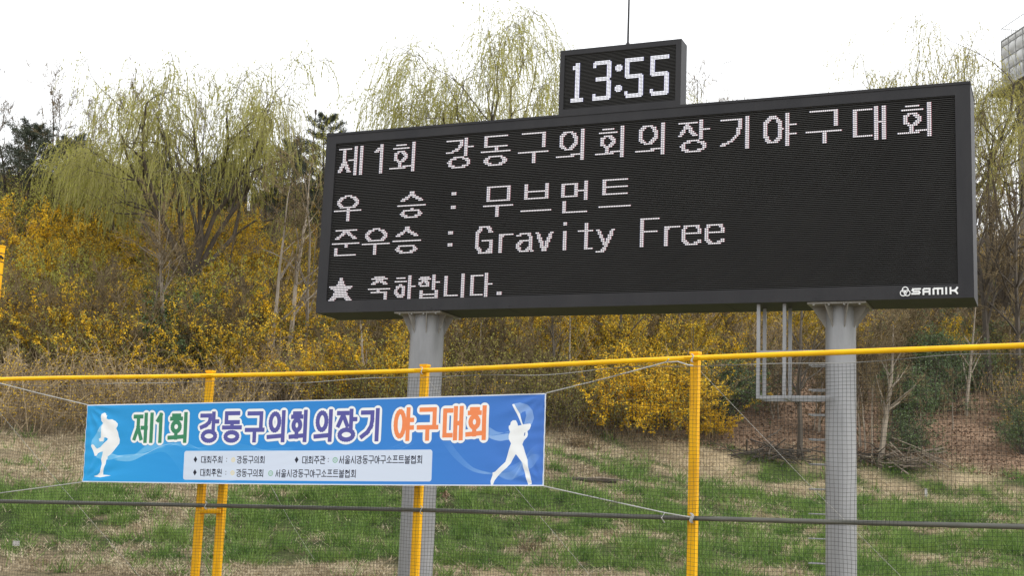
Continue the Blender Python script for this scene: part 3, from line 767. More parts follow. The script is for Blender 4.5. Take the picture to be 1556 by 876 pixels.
# white sweep shapes behind pitcher's arm and batter's bat
def inpoly(P, x0, x1, y0, y1):
    X, Y = np.meshgrid(np.arange(x0, x1)+.5, np.arange(y0, y1)+.5); acc = np.zeros(X.shape)
    for ox, oy in ((-.25, -.25), (.25, -.25), (-.25, .25), (.25, .25)):
        ins = np.zeros(X.shape, bool); xq = X+ox; yq = Y+oy
        for (ax, ay), (bx, by) in zip(P, P[1:]+P[:1]):
            if ay == by: continue
            c = ((ay > yq) != (by > yq)) & (xq < (bx-ax)*(yq-ay)/(by-ay)+ax); ins ^= c
        acc += ins
    return acc/4
def fillpoly(uv, col, a=1.0):
    P = [(u*TW, v*TH) for u, v in uv]
    x0 = max(int(min(p[0] for p in P))-2, 0); x1 = min(int(max(p[0] for p in P))+3, TW); y0 = max(int(min(p[1] for p in P))-2, 0); y1 = min(int(max(p[1] for p in P))+3, TH)
    mk = np.zeros((TH, TW)); mk[y0:y1, x0:x1] = inpoly(P, x0, x1, y0, y1)*a; blend(mk, col)
WHT = (.93, .94, .945)
fillpoly([(.041, .25), (.030, .36), (.019, .46), (.0175, .55), (.026, .62), (.040, .55), (.052, .46), (.048, .36), (.040, .34)], (.85, .93, 1), .38)
fillpoly([(.041, .25), (.030, .35), (.0385, .36), (.0405, .34)], (.85, .93, 1), .35)
fillpoly([(.030, .68), (.045, .60), (.060, .62), (.085, .66), (.10, .66), (.07, .71), (.05, .72)], (.85, .93, 1), .35)
fillpoly([(.940, .107), (.951, .095), (.965, .12), (.975, .18), (.978, .27), (.974, .34), (.966, .32), (.960, .33), (.964, .24), (.962, .19), (.956, .20), (.951, .23)], (.88, .93, 1), .38)
PIT = [(.0456,.105),(.0495,.12),(.0501,.138),(.0535,.146),(.0526,.153),(.0525,.185),(.0571,.197),(.0663,.195),(.0747,.219),(.0808,.251),(.0807,.28),(.0776,.312),(.082,.361),(.0843,.419),(.0871,.46),(.086,.506),(.0807,.546),(.0712,.615),(.0636,.655),(.0587,.672),(.059,.701),(.0562,.716),(.0556,.765),(.0527,.811),(.0503,.863),(.0507,.904),(.0596,.907),(.0712,.913),(.0529,.93),(.0437,.939),(.0308,.931),(.0277,.923),(.0364,.91),(.043,.875),(.0443,.829),(.0452,.771),(.0433,.707),(.0461,.649),(.0473,.609),(.0422,.612),(.0354,.632),(.0323,.663),(.027,.666),(.0229,.602),(.0179,.534),(.0205,.515),(.0243,.523),(.0275,.553),(.0313,.573),(.0392,.554),(.0468,.51),(.0567,.464),(.0584,.447),(.0545,.431),(.0489,.426),(.0471,.477),(.0371,.479),(.0344,.445),(.04,.428),(.0404,.358),(.0402,.283),(.0429,.24),(.0387,.213),(.0376,.16),(.0392,.123)]
BAT = [(.9363,.114),(.9402,.107),(.952,.225),(.9578,.335),(.966,.328),(.9718,.328),(.9734,.348),(.9711,.387),(.9665,.41),(.968,.444),(.9668,.473),(.9602,.512),(.9575,.552),(.96,.581),(.9638,.649),(.968,.718),(.9703,.797),(.9746,.899),(.9772,.95),(.9769,.981),(.9707,.988),(.9688,.956),(.966,.899),(.9608,.809),(.9591,.752),(.9485,.672),(.9461,.658),(.9409,.706),(.9364,.757),(.9298,.803),(.9203,.849),(.9127,.895),(.9071,.941),(.904,.991),(.9005,.991),(.8992,.948),(.9028,.878),(.9027,.855),(.9075,.846),(.918,.786),(.9265,.74),(.9292,.683),(.933,.603),(.9362,.54),(.9316,.488),(.9315,.453),(.934,.413),(.931,.375),(.9309,.348),(.9336,.339),(.9346,.306),(.9384,.287),(.9442,.288),(.9477,.323),(.9488,.349),(.9555,.34),(.9514,.283)]
fillpoly(PIT, WHT); fillpoly(BAT, WHT)
fillpoly([(.9605, .43), (.9625, .42), (.9622, .455), (.960, .462)], (.25, .38, .65), .9)
# lettering
def sdf(polys, x0, y0, w, h, pad, sq=True):
    X0 = int(x0-pad); X1 = int(x0+w+pad)+1; Y0 = int(y0-pad); Y1 = int(y0+h+pad)+1
    X, Y = np.meshgrid(np.arange(X0, X1)+.5, np.arange(Y0, Y1)+.5); d1 = np.full(X.shape, 1e9); d2 = d1.copy()
    for P in polys:
        P = [(x0+a*w, y0+b*h) for a, b in P]
        for (ax, ay), (bx, by) in zip(P[:-1], P[1:]):
            tx, ty = bx-ax, by-ay; ln = math.hypot(tx, ty)+1e-6; tx /= ln; ty /= ln
            s = (X-ax)*tx+(Y-ay)*ty; n_ = np.abs(-(X-ax)*ty+(Y-ay)*tx)
            o = np.maximum(np.maximum(-s, s-ln), 0)
            d1 = np.minimum(d1, np.maximum(o, n_)); d2 = np.minimum(d2, np.hypot(o, n_))
    return (slice(max(Y0, 0), min(Y1, TH)), slice(max(X0, 0), min(X1, TW)), d1[max(-Y0, 0):, max(-X0, 0):], d2[max(-Y0, 0):, max(-X0, 0):])
def put(sl0, sl1, mk, col):
    mk = mk[:sl0.stop-sl0.start, :sl1.stop-sl1.start, None]; img[sl0, sl1] = img[sl0, sl1]*(1-mk)+np.array(col)*mk
GRN = (.23, .52, .38); PUR = (.34, .34, .62); ORG = (.93, .54, .34)
title = [('제', .1168, .166, GRN), ('1', .1700, .1969, GRN), ('회', .2022, .2518, GRN)]
for ch, a, b_ in zip('강동구의회의장기', (.2761, .3296, .3821, .4319, .4807, .5349, .5816, .6324), (.3223, .375, .4264, .4753, .5234, .5776, .6268, .6766)): title.append((ch, a, b_, PUR))
for ch, a, b_ in zip('야구대회', (.7019, .7505, .8012, .8478), (.7449, .7941, .8424, .8913)): title.append((ch, a, b_, ORG))
hw = 9.8
TIGHT = True
geo = []
for ch, a, b_, c in title:
    geo.append((sdf(syl(ch), a*TW+hw, .115*TH+hw, (b_-a)*TW-2*hw, .385*TH-2*hw, 40), c))
for g_, c in geo: put(g_[0], g_[1], np.clip((hw+14.5-g_[3])/1.5, 0, 1)*.45, (.35, .42, .55))
for g_, c in geo: put(g_[0], g_[1], np.clip(hw+12.5-g_[3], 0, 1), WHT)
for g_, c in geo: put(g_[0], g_[1], np.clip(hw-g_[2]+.5, 0, 1), c)
TIGHT = False
# information panel
px0, px1, py0, py1 = .2442*TW, .7838*TW, .597*TH, .953*TH; rr = 12
qx = np.abs(xx-(px0+px1)/2)-(px1-px0)/2+rr; qy = np.abs(yy-(py0+py1)/2)-(py1-py0)/2+rr
dd_ = np.hypot(np.maximum(qx, 0), np.maximum(qy, 0))+np.minimum(np.maximum(qx, qy), 0)-rr
blend(np.clip(.5-dd_, 0, 1)*.97, (.835, .87, .93))
INK = (.13, .14, .20)
def small(txt, u0, u1, v0, v1, h_=1.75, col=INK):
    n_ = len(txt); cw = (u1-u0)*TW/n_
    for k, ch in enumerate(txt):
        g_ = sdf(syl(ch), u0*TW+k*cw+1.5, v0*TH+2, cw-5.0, (v1-v0)*TH-4, 6); put(g_[0], g_[1], np.clip(h_-g_[3]+.5, 0, 1), col)
def diamond(u, v):
    mk = np.clip(1+ (1-(np.abs(xx-u*TW)/9.5+np.abs(yy-v*TH)/14))*9, 0, 1); blend(mk, INK)
def ringm(u, v, col, r=9.5, flower=False):
    R_ = np.hypot(xx-u*TW, yy-v*TH); th = np.arctan2(yy-v*TH, xx-u*TW)
    rr_ = r*(1+.16*np.cos(th*8)) if flower else r
    blend(np.clip(2.0-np.abs(R_-rr_), 0, 1), col)
    blend(np.clip(1.6-np.abs(R_-r*.42), 0, 1)*.8, col)
YEL = (.90, .82, .55); GR2 = (.42, .66, .48)
for v in (.703, .862): diamond(.2712, v)
diamond(.5005, .706)
small('대회주최', .2845, .3357, .660, .752); small(':', .3405, .348, .665, .750); ringm(.3588, .706, YEL, 9, True); small('강동구의회', .3670, .4316, .660, .754)
small('대회주관', .5128, .5640, .662, .757); small(':', .566, .5735, .667, .752); ringm(.5837, .710, GR2, 11); small('서울시강동구야구소프트볼협회', .5920, .7655, .660, .757)
small('대회후원', .2838, .3354, .817, .912); small(':', .3402, .3477, .822, .907); ringm(.3586, .864, YEL, 9, True); small('강동구의회', .3674, .4302, .818, .914)
ringm(.4448, .866, GR2, 11); small('서울시강동구야구소프트볼협회', .4556, .6305, .820, .916)
# pale hem
hem = np.maximum(np.clip(5-yy, 0, 1), np.clip(yy-(TH-6), 0, 1)); hem = np.maximum(hem, np.clip(xx-(TW-7), 0, 1)); hem = np.maximum(hem, np.clip(3-xx, 0, 1))
blend(hem, (.86, .88, .91))
bi = bpy.data.images.new('banner_print', TW, TH)
buf = np.ones((TH, TW, 4), np.float32); buf[..., :3] = np.clip(img, 0, 1)[::-1]
bi.pixels.foreach_set(buf.reshape(-1)); bi.update(); bi.pack()
bmat = bpy.data.materials.new('banner_vinyl'); bmat.use_nodes = True
n = bmat.node_tree.nodes; l = bmat.node_tree.links; b = n['Principled BSDF']; b.inputs['Roughness'].default_value = .55; b.inputs['Specular IOR Level'].default_value = .25
it = n.new('ShaderNodeTexImage'); it.image = bi; it.extension = 'EXTEND'; l.new(it.outputs[0], b.inputs['Base Color'])
# banner cloth follows the fence line just in front of the net
c00 = at(132.5, 615.8, 19.60); c10 = at(830, 598, 16.75); c11 = at(826, 739.5, 16.70); c01 = at(125.5, 733.2, 19.55)
mt = at(480, 602.5, 18.33); mbm = at(480, 740.2, 18.28)
NU, NV = 240, 40
u = np.linspace(0, 1, NU+1)[None, :]; v = np.linspace(0, 1, NV+1)[:, None]
def q3(a, m_, c, t):  # curve through a, m_ at its own parameter, c
    tm = .5
    return a[None, None]*(1-t)[..., None]+c[None, None]*t[..., None]
u2 = np.repeat(u, NV+1, 0); v2 = np.repeat(v, NU+1, 1)
topc = q3(c00, mt, c10, u2); botc = q3(c01, mbm, c11, u2)
Pb = topc*(1-v2)[..., None]+botc*v2[..., None]
bdir = (c10-c00); bdir[2] = 0; bdir /= np.linalg.norm(bdir); bn = np.array([bdir[1], -bdir[0], 0])
bend = np.sin(u2*math.pi)
wr = .004*np.sin(u2*9+v2*2)+.002*np.sin(v2*7+u2*16) + .0035*np.clip((u2-.90)/.1, 0, 1)*np.sin(v2*46+u2*30)*np.clip((u2-.93)/.04, 0, 1) + .004*np.clip((.05-u2)/.05, 0, 1)*np.sin(v2*40)
wr += .0009*np.sin(v2*60+np.sin(u2*14)*5)*vnoise(u2*7.5, v2*1.2, .5, 3) + .007*(vnoise(u2*7.5+v2*.8, v2*1.2, .9, 6)-.5)
for cu, cv in ((0, 0), (1, 0), (0, 1), (1, 1)):     # puckers pulled towards the tied corners
    du = (u2-cu)*6.25; dv = v2-cv; rr2 = np.hypot(du, dv); th_ = np.arctan2(np.abs(dv), np.abs(du)+1e-6)
    wr = wr + .010*np.exp(-(rr2/.55)**2)*np.sin(th_*15+cu*2)*np.clip(rr2*6, 0, 1)
wr = wr + .010*np.sin((u2*6.25*1.1+v2*1.3)*2.2)*np.sin(v2*math.pi)*.5
Pb = Pb + bn*wr[..., None]
Pb[..., 2] -= (.012*np.sin(u2*math.pi))
banner = thing('banner', 'blue baseball tournament banner with white player silhouettes tied across the yellow fence', 'banner', c01)
bo = MB(); idx = np.arange((NV+1)*(NU+1)).reshape(NV+1, NU+1)
bo.add(Pb.reshape(-1, 3)-c01, np.stack([idx[:-1, :-1], idx[1:, :-1], idx[1:, 1:], idx[:-1, 1:]], -1).reshape(-1, 4))
sheet = bo.build('printed_sheet', bmat, banner, smooth=True)
uvl = sheet.data.uv_layers.new(name='UVMap')
li = np.zeros(len(sheet.data.loops), np.int32); sheet.data.loops.foreach_get('vertex_index', li)
uvs = np.stack([u2.reshape(-1)[li], 1-v2.reshape(-1)[li]], -1); uvl.data.foreach_set('uv', uvs.reshape(-1))
for pts_ in ([c00, at(60, 598.5, 20.0), at(0, 583, 20.25), at(-60, 568, 20.5)], [c01, at(60, 742, 19.9), at(0, 750, 20.2), at(-70, 762, 20.5)],
             [c10, at(930, 573, 16.15), at(1012, 551, 15.62), at(1016, 546, 15.50)], [at(1012, 551, 15.6), at(1030, 550, 15.48), at(1045, 555, 15.42), at(1053, 556, 15.45)],
             [c11, at(930, 762.5, 16.1), at(1010, 780, 15.6), at(1050, 787, 15.42)], [at(1010, 780, 15.6), at(1005, 788, 15.55), at(1010, 795, 15.6)]):
    rp_ = MB(); rp_.tube(np.array(pts_)-c01, .0075, 5); rp_.build('rope', M['rope'], banner)

# ------------------------------------------------------------------ vegetation builders
def norm(a): return a/(np.linalg.norm(a)+1e-9)
def tree_skeleton(rs, p, d, Lh, r, lvl, cfg, S, nodes):
    n_ = cfg['n'][lvl]; step = Lh/n_; ra = r
    for i in range(n_):
        d = norm(d + rs.normal(size=3)*cfg['wob'][lvl] + np.array([0, 0, cfg['trop'][lvl]]))
        rb = r*(1-(i+1)/n_*(1-cfg['taper'][lvl])); q = p+d*step
        S.append((p, q, ra, rb, lvl)); nodes.append((q, d, lvl, (i+1)/n_))
        if lvl < cfg['max'] and i+1 >= cfg['start'][lvl]*n_:
            for c in range(rs.poisson(cfg['kids'][lvl])):
                ang = math.radians(rs.uniform(*cfg['ang'][lvl])); ax = norm(np.cross(d, rs.normal(size=3)))
                nd = norm(d*math.cos(ang)+ax*math.sin(ang))
                if nd[2] < cfg.get('minz', -1): nd[2] = abs(nd[2]); nd = norm(nd)
                f_ = 1-(i+1)/n_*cfg.get('fall', .45)
                tree_skeleton(rs, q, nd, Lh*cfg['ratio'][lvl]*f_*rs.uniform(.7, 1.2), max(rb*cfg['rr'], .004), lvl+1, cfg, S, nodes)
        p = q; ra = rb
def skel_mesh(S, bark, tw, thick=.018, k=5):
    A = MB()
    P0 = np.array([s[0] for s in S]); P1 = np.array([s[1] for s in S]); R0 = np.array([s[2] for s in S]); R1 = np.array([s[3] for s in S])
    big = R0 > thick
    A.segs(P0[big], P1[big], R0[big], R1[big], k)
    Bm = MB(); Bm.segs(P0[~big], P1[~big], np.maximum(R0[~big], .0085), np.maximum(R1[~big], .007), 3)
    return A, Bm
def make_willow(name, seed, H, spread, strands_per, leaf_m, label, cat='willow', lean=0, strand_len=(1.0, 2.6), leafd=1.0, nl=6, bare=0.0, low=.42):
    rs = np.random.default_rng(seed)
    cfg = dict(n=[5, 7, 6, 5], wob=[.05, .17, .25, .3], trop=[.05, .05, .03, -.02], taper=[.8, .35, .3, .3], start=[.99, .3, .25, 0], kids=[nl, 1.35, 1.1, 0], ang=[(18, 44), (22, 52), (25, 60), (0, 0)], ratio=[2.2, .58, .55, .5], rr=.55, max=3, fall=.3, minz=.05)
    S, nodes = [], []
    th = H*.16
    tree_skeleton(rs, np.array([0, 0, -.3]), np.array([lean, 0, 1.0]), th, H*.022, 0, dict(cfg, kids=[0, 0, 0, 0]), S, nodes)
    p0, d0 = nodes[-1][0], nodes[-1][1]
    for i in range(nl):
        az = 2*math.pi*(i*2.4/(2*math.pi)) + rs.uniform(-.3, .3); tilt = (.12+.62*((i+.5)/nl)**.8)*spread
        d = norm(np.array([math.cos(az)*tilt, math.sin(az)*tilt, 1]))
        tree_skeleton(rs, p0, d, H*rs.uniform(.66, .82), H*.0125, 1, cfg, S, nodes)
    zs_ = np.array([nd[0][2] for nd in nodes]); sc_ = H/(np.percentile(zs_, 96)+.2)
    A, Bm = skel_mesh(S, None, None, .03, 6)
    zt = np.percentile(zs_, 96); src = [nd for nd in nodes if (nd[2] >= 2 or (nd[2] == 1 and nd[3] > .55)) and nd[0][2] > low*zt]
    idx_ = rs.choice(len(src), strands_per, replace=True)
    P = np.array([src[i][0] for i in idx_]) + rs.normal(size=(strands_per, 3))*.12
    D = np.array([src[i][1] for i in idx_])*.7 + rs.normal(size=(strands_per, 3))*.5; D[:, 2] = np.abs(D[:, 2])*.5
    D /= np.linalg.norm(D, axis=1)[:, None]
    Ln = rs.uniform(*strand_len, strands_per); nseg = 7; cur = P; pts = [P]
    Ln = np.minimum(Ln, np.maximum((P[:, 2]-low*.75*zt), .5))
    for j in range(nseg):
        D = D*(.62) + np.array([0, 0, -1.0])*.38 + rs.normal(size=D.shape)*.07; D /= np.linalg.norm(D, axis=1)[:, None]
        cur = cur + D*(Ln/nseg)[:, None]; pts.append(cur)
    pts = np.array(pts)
    St = MB(); r0 = .0095
    St.segs(pts[:-1].reshape(-1, 3), pts[1:].reshape(-1, 3), r0, r0*.8, 3)
    m_ = leafd*14; Lf = MB(); nlv = int(m_*strands_per*Ln.mean()*.42)
    si = rs.integers(0, strands_per, nlv); keep = rs.random(nlv) < Ln[si]/Ln.max(); si = si[keep]; tt = rs.uniform(.12, 1, len(si))*nseg
    clump = vnoise(pts[0][si, 0]+pts[0][si, 2], pts[0][si, 1], 1.1, seed) > bare
    si = si[clump]; tt = tt[clump]
    j = np.minimum(tt.astype(int), nseg-1); fr_ = (tt-j)[:, None]
    C = pts[j, si]*(1-fr_)+pts[j+1, si]*fr_ + rs.normal(size=(len(si), 3))*.02
    Lf.leaves(C, .13, .042, down=1.8)
    for mb in (A, Bm, St, Lf): mb.v = [v_*sc_ for v_ in mb.v]
    root = thing(name, label, cat)
    A.build('trunk', M['willow_bark'], root); Bm.build('branches', M['willow_bark'], root)
    St.build('hanging_twigs', M['twig_y'], root, kind='stuff'); Lf.build('leaves', leaf_m, root, kind='stuff')
    return root
def make_bare(name, seed, H, label, cat='tree', bark='bark', twigm='twig', dense_=1.0, r=None, upright=1.0, levels=3, multi=1, first=.2):
    rs = np.random.default_rng(seed)
    cfg = dict(n=[14, 8, 6, 4], wob=[.035, .10, .16, .22], trop=[.03, .10*upright, .06*upright, .02], taper=[.15, .25, .3, .4], start=[first, .2, .15, 0], kids=[1.7*dense_, .85*dense_, .8*dense_, 0],
               ang=[(25, 55), (22, 48), (22, 50), (0, 0)], ratio=[.42, .55, .6, .5], rr=.5, max=levels, fall=.55)
    S, nodes = [], []
    r = r or H*.011
    for k in range(multi):
        d = norm(np.array([rs.normal()*.10*(multi > 1), rs.normal()*.10*(multi > 1), 1.0]))
        tree_skeleton(rs, np.array([rs.normal()*.15*(multi > 1), rs.normal()*.15*(multi > 1), -.3]), d, H*rs.uniform(.8, 1.0) if multi > 1 else H, r*(rs.uniform(.6, 1) if multi > 1 else 1), 0, cfg, S, nodes)
    A, Bm = skel_mesh(S, None, None, .016, 5)
    root = thing(name, label, cat)
    A.build('trunk', M[bark], root); Bm.build('twigs', M[twigm], root, kind='stuff')
    return root
def make_shrub(name, seed, label, cat, H=2.2, W=1.7, nst=46, flowers=2200, fl_m=None, leaf_n=0, leaf_m=None, twig_n=500, size=.075, droop=.35, tw='twig', fname='flowers'):
    rs = np.random.default_rng(seed)
    B0 = rs.normal(size=(nst, 3))*np.array([W*.30, W*.30, 0]); az = rs.uniform(0, 2*math.pi, nst); out = rs.uniform(.1, .95, nst)
    D = np.stack([np.cos(az)*out, np.sin(az)*out, np.ones(nst)], -1); D /= np.linalg.norm(D, axis=1)[:, None]
    Ln = H*rs.uniform(.7, 1.35, nst); ns = 8; cur = B0-np.array([0, 0, .15]); pts = [cur]
    for j in range(ns):
        D = D + np.array([0, 0, -droop*(j/ns)**1.5])*out[:, None] + rs.normal(size=D.shape)*.08; D /= np.linalg.norm(D, axis=1)[:, None]
        cur = cur + D*(Ln/ns)[:, None]; pts.append(cur)
    pts = np.array(pts)
    St = MB(); rad = np.linspace(.014, .006, ns+1)
    for j in range(ns): St.segs(pts[j], pts[j+1], rad[j], rad[j+1], 3)
    # side twigs
    si = rs.integers(0, nst, twig_n); tt = rs.uniform(1.5, ns-.01, twig_n); j = tt.astype(int); f_ = (tt-j)[:, None]
    C = pts[j, si]*(1-f_)+pts[j+1, si]*f_; Dt = rs.normal(size=(twig_n, 3)); Dt[:, 2] = np.abs(Dt[:, 2])*.8; Dt /= np.linalg.norm(Dt, axis=1)[:, None]
    E_ = C+Dt*rs.uniform(.15, .6, (twig_n, 1))*H*.32
    St.segs(C, E_, .006, .004, 3)
    root = thing(name, label, cat)
    St.build('stems', M[tw], root, kind='stuff')
    def scatter(N, hi=1.0, lo=.25):
        k = rs.random(N) < .55
        si = rs.integers(0, nst, N); tt = rs.uniform(ns*lo, ns-.01, N); j = tt.astype(int); f_ = (tt-j)[:, None]
        a = pts[j, si]*(1-f_)+pts[j+1, si]*f_
        ti = rs.integers(0, twig_n, N); g_ = rs.random((N, 1)); c_ = C[ti]*(1-g_)+E_[ti]*g_
        return np.where(k[:, None], a, c_) + rs.normal(size=(N, 3))*.035
    if flowers:
        F = MB(); C2 = scatter(flowers, lo=.30)
        keep = vnoise(C2[:, 0]*1.3+C2[:, 2], C2[:, 1]+C2[:, 2]*.7, .55, seed) > .36
        F.leaves(C2[keep], size, size*.55); F.build(fname, fl_m, root, kind='stuff')
    if leaf_n:
        F = MB(); F.leaves(scatter(leaf_n), size, size*.5); F.build('leaves', leaf_m, root, kind='stuff')
    return root
def make_evergreen(name, seed, label, cat, H=2.0, W=1.6, N=4200, leaf=None, size=.10, hang=.3):
    rs = np.random.default_rng(seed)
    nb = 16; root = thing(name, label, cat)
    cl_ = rs.normal(size=(nb, 3))*np.array([W*.38, W*.38, H*.24])+np.array([0, 0, H*.48]); cl_[:, 2] = np.clip(cl_[:, 2], .2, H)
    St = MB(); St.segs(np.zeros((nb, 3))+rs.normal(size=(nb, 3))*np.array([.12, .12, 0])-np.array([0, 0, .2]), cl_, .03, .010, 4)
    bi_ = rs.integers(0, nb, 420); E_ = cl_[bi_]+rs.normal(size=(420, 3))*np.array([.36, .36, .27])*W*.7
    St.segs(cl_[bi_], E_, .008, .004, 3); St.build('stems', M['bark_dark'], root, kind='stuff')
    k = rs.integers(0, 420, N); g_ = rs.uniform(.35, 1.1, (N, 1)); C = cl_[bi_[k]]*(1-g_)+E_[k]*g_ + rs.normal(size=(N, 3))*.06
    C[:, 2] = np.maximum(C[:, 2], .03)
    F = MB(); F.leaves(C, size, size*.45, down=hang); F.build('leaves', leaf or M['leaf_g'], root, kind='stuff')
    return root
def make_conifer(name, seed, H, label, cat='pine tree', W=2.6, nb=60, top_bare=0.0, dens=1.0):
    rs = np.random.default_rng(seed); root = thing(name, label, cat)
    T = MB(); T.tube([(0, 0, -.3), (.06*rs.normal(), .06*rs.normal(), H*.5), (.1*rs.normal(), .1*rs.normal(), H)], [H*.016, H*.010, .015], 6); T.build('trunk', M['bark_dark'], root)
    S0, S1, C = [], [], []
    for i in range(nb):
        t_ = .22+.78*(i/nb)+rs.uniform(-.02, .02); z = H*t_; az = i*2.4+rs.uniform(-.4, .4); ln = W*(1.12-t_)**.75*rs.uniform(.55, 1.1)
        d = np.array([math.cos(az), math.sin(az), rs.uniform(.05, .5)]); p = np.array([0, 0, z]); npt = 5
        for j in range(npt):
            q = p + norm(d)*ln/npt; S0.append(p); S1.append(q); d = d+np.array([0, 0, .10])
            if j > 0:
                for s_ in range(int(3*dens)+1):
                    e_ = q+np.array([rs.normal()*.28, rs.normal()*.28, rs.uniform(-.05, .28)])*ln*.33; S0.append(q); S1.append(e_)
                    nn2 = int(26*dens); g_ = rs.uniform(.2, 1.15, (nn2, 1)); C.append(q*(1-g_)+e_*g_+rs.normal(size=(nn2, 3))*.07)
            p = q
    B_ = MB(); B_.segs(np.array(S0), np.array(S1), .014, .008, 3); B_.build('branches', M['bark_dark'], root, kind='stuff')
    F = MB(); F.leaves(np.concatenate(C), .15, .028, down=-.6); F.build('needles', M['needle'], root, kind='stuff')
    return root
def place(root, px, py, s=1.0, rz=None, Y=None, sx=None):
    P = ground_at(px, py) if Y is None else np.array([ray(px, py)[0]*Y, Y, float(height(ray(px, py)[0]*Y, Y))])
    root.location = tuple(P); root.rotation_euler = (0, 0, rng.uniform(0, 6.28) if rz is None else rz); root.scale = (s if sx is None else sx, s if sx is None else sx, s)
    return P
def hidden(px0, px1, py0, py1):
    """wholly behind the scoreboard cabinet"""
    if px0 < 500 or px1 > 1470: return False
    topy = 204-(px0-497)*.0815+6; boty = 486-(px1-480)*.019
    return py0 > topy+4 and py1 < boty-2

def zone(px, py):
    h = 'near the hilltop' if py < 400 else ('halfway up the hill' if py < 520 else 'low on the hill')
    v = 'at far left' if px < 170 else 'below the large willow' if px < 330 else 'just left of the scoreboard' if px < 505 else 'left of the left pole' if px < 640 else \
        'between left pole and fence post' if px < 1060 else 'beside the hanging frame' if px < 1250 else 'right of the right pole'
    return h + ' ' + v

# ------------------------------------------------------------------ named trees
def size_for(px, py_base, py_top):
    P = ground_at(px, py_base); return (project_h(P, py_top))
def project_h(P, py_top):
    px, pb = project(P); return (pb-py_top)/FPX*P[1]*1.0
def tall_for(px, py_base, py_top):
    P = ground_at(px, py_base); return project_h(P, py_top), P
h_, P_ = tall_for(285, 480, 104)
w1 = make_willow('willow_tree', 11, h_, 1.28, 2700, M['willow_leaf'], 'large weeping willow left of the scoreboard with spreading dark limbs and pale green strands', bare=.28, strand_len=(.8, 2.3), nl=10)
w1.location = tuple(P_); w1.rotation_euler = (0, 0, 1.0)
h_, P_ = tall_for(160, 400, 222)
w2 = make_willow('willow_tree', 12, h_, 1.0, 1500, M['willow_leaf'], 'low dense green willow in front of the dark pines, left of the larger willow', bare=.12, strand_len=(1.2, 2.8), nl=6, leafd=1.3)
w2.location = tuple(P_)
h_, P_ = tall_for(772, 480, 66)
w3 = make_willow('willow_tree', 13, h_, 1.2, 5000, M['willow_leaf'], 'tall weeping willow rising behind the scoreboard left of the clock', bare=.30, strand_len=(1.4, 3.2), nl=11, leafd=.95)
w3.location = tuple(P_); w3.rotation_euler = (0, 0, 3.5)
h_, P_ = tall_for(1432, 480, 78)
w4 = make_willow('willow_tree', 14, h_, 1.2, 2300, M['willow_leaf_b'], 'yellowish willow showing above the right end of the scoreboard', bare=.25, strand_len=(.8, 2.0), nl=9, leafd=1.0, low=.72)
w4.location = tuple(P_)
h_, P_ = tall_for(1527, 520, 172)
w5 = make_willow('willow_tree', 15, h_, 1.25, 1500, M['willow_leaf_b'], 'willow with thick grey trunk and dark crooked limbs at the right edge of view', bare=.30, strand_len=(.6, 1.5), nl=8, leafd=1.0, low=.62)
w5.location = tuple(P_); w5.rotation_euler = (0, 0, .6)
# pines
for i, (px, py, tp, lab, w_) in enumerate((
        (480, 420, 168, 'dark pine tree just left of the scoreboard with a spiky open top', 2.3),
        (38, 352, 185, 'dark pine tree in the left background behind bare treetops', 2.6),
        (98, 355, 208, 'dark pine tree showing between the left pine and the low willow', 2.4),
        (225, 345, 235, 'dark pine tree behind the middle of the large willow', 2.4),
        (335, 350, 245, 'dark pine tree half hidden behind the right side of the large willow', 2.4),
        (432, 360, 215, 'dark pine tree between the large willow and the scoreboard', 2.2))):
    hh, P_ = tall_for(px, py, tp)
    c_ = make_conifer('pine_tree', 30+i, hh, lab, W=w_*1.35, nb=56, dens=1.0)
    c_.location = tuple(P_)
mast_h, P_ = tall_for(468, 345, 156)
mm = thing('bare_pole', 'thin grey pole tip rising above the pine left of the scoreboard', 'pole', P_); b1 = MB(); b1.tube([(0, 0, -.2), (0, 0, mast_h)], [.05, .025], 8); b1.build('shaft', M['bark_dark'], mm)
b1 = MB(); b1.box((0, 0, mast_h-.1), .12, .08, .22); b1.build('head', M['bark_dark'], mm)
hh, P_ = tall_for(373, 375, 262)
mm = thing('signal_pole', 'pale whitish pole standing among the willow strands above the yellow shrubs', 'pole', P_); b1 = MB(); b1.tube([(0, 0, -.2), (0, 0, hh*.5)], [.07, .06], 8); b1.build('lower_shaft', M['bark_dark'], mm)
b1 = MB(); b1.tube([(0, 0, hh*.5), (0, 0, hh)], [.085, .07], 8); b1.build('upper_shaft', M['white'], mm)

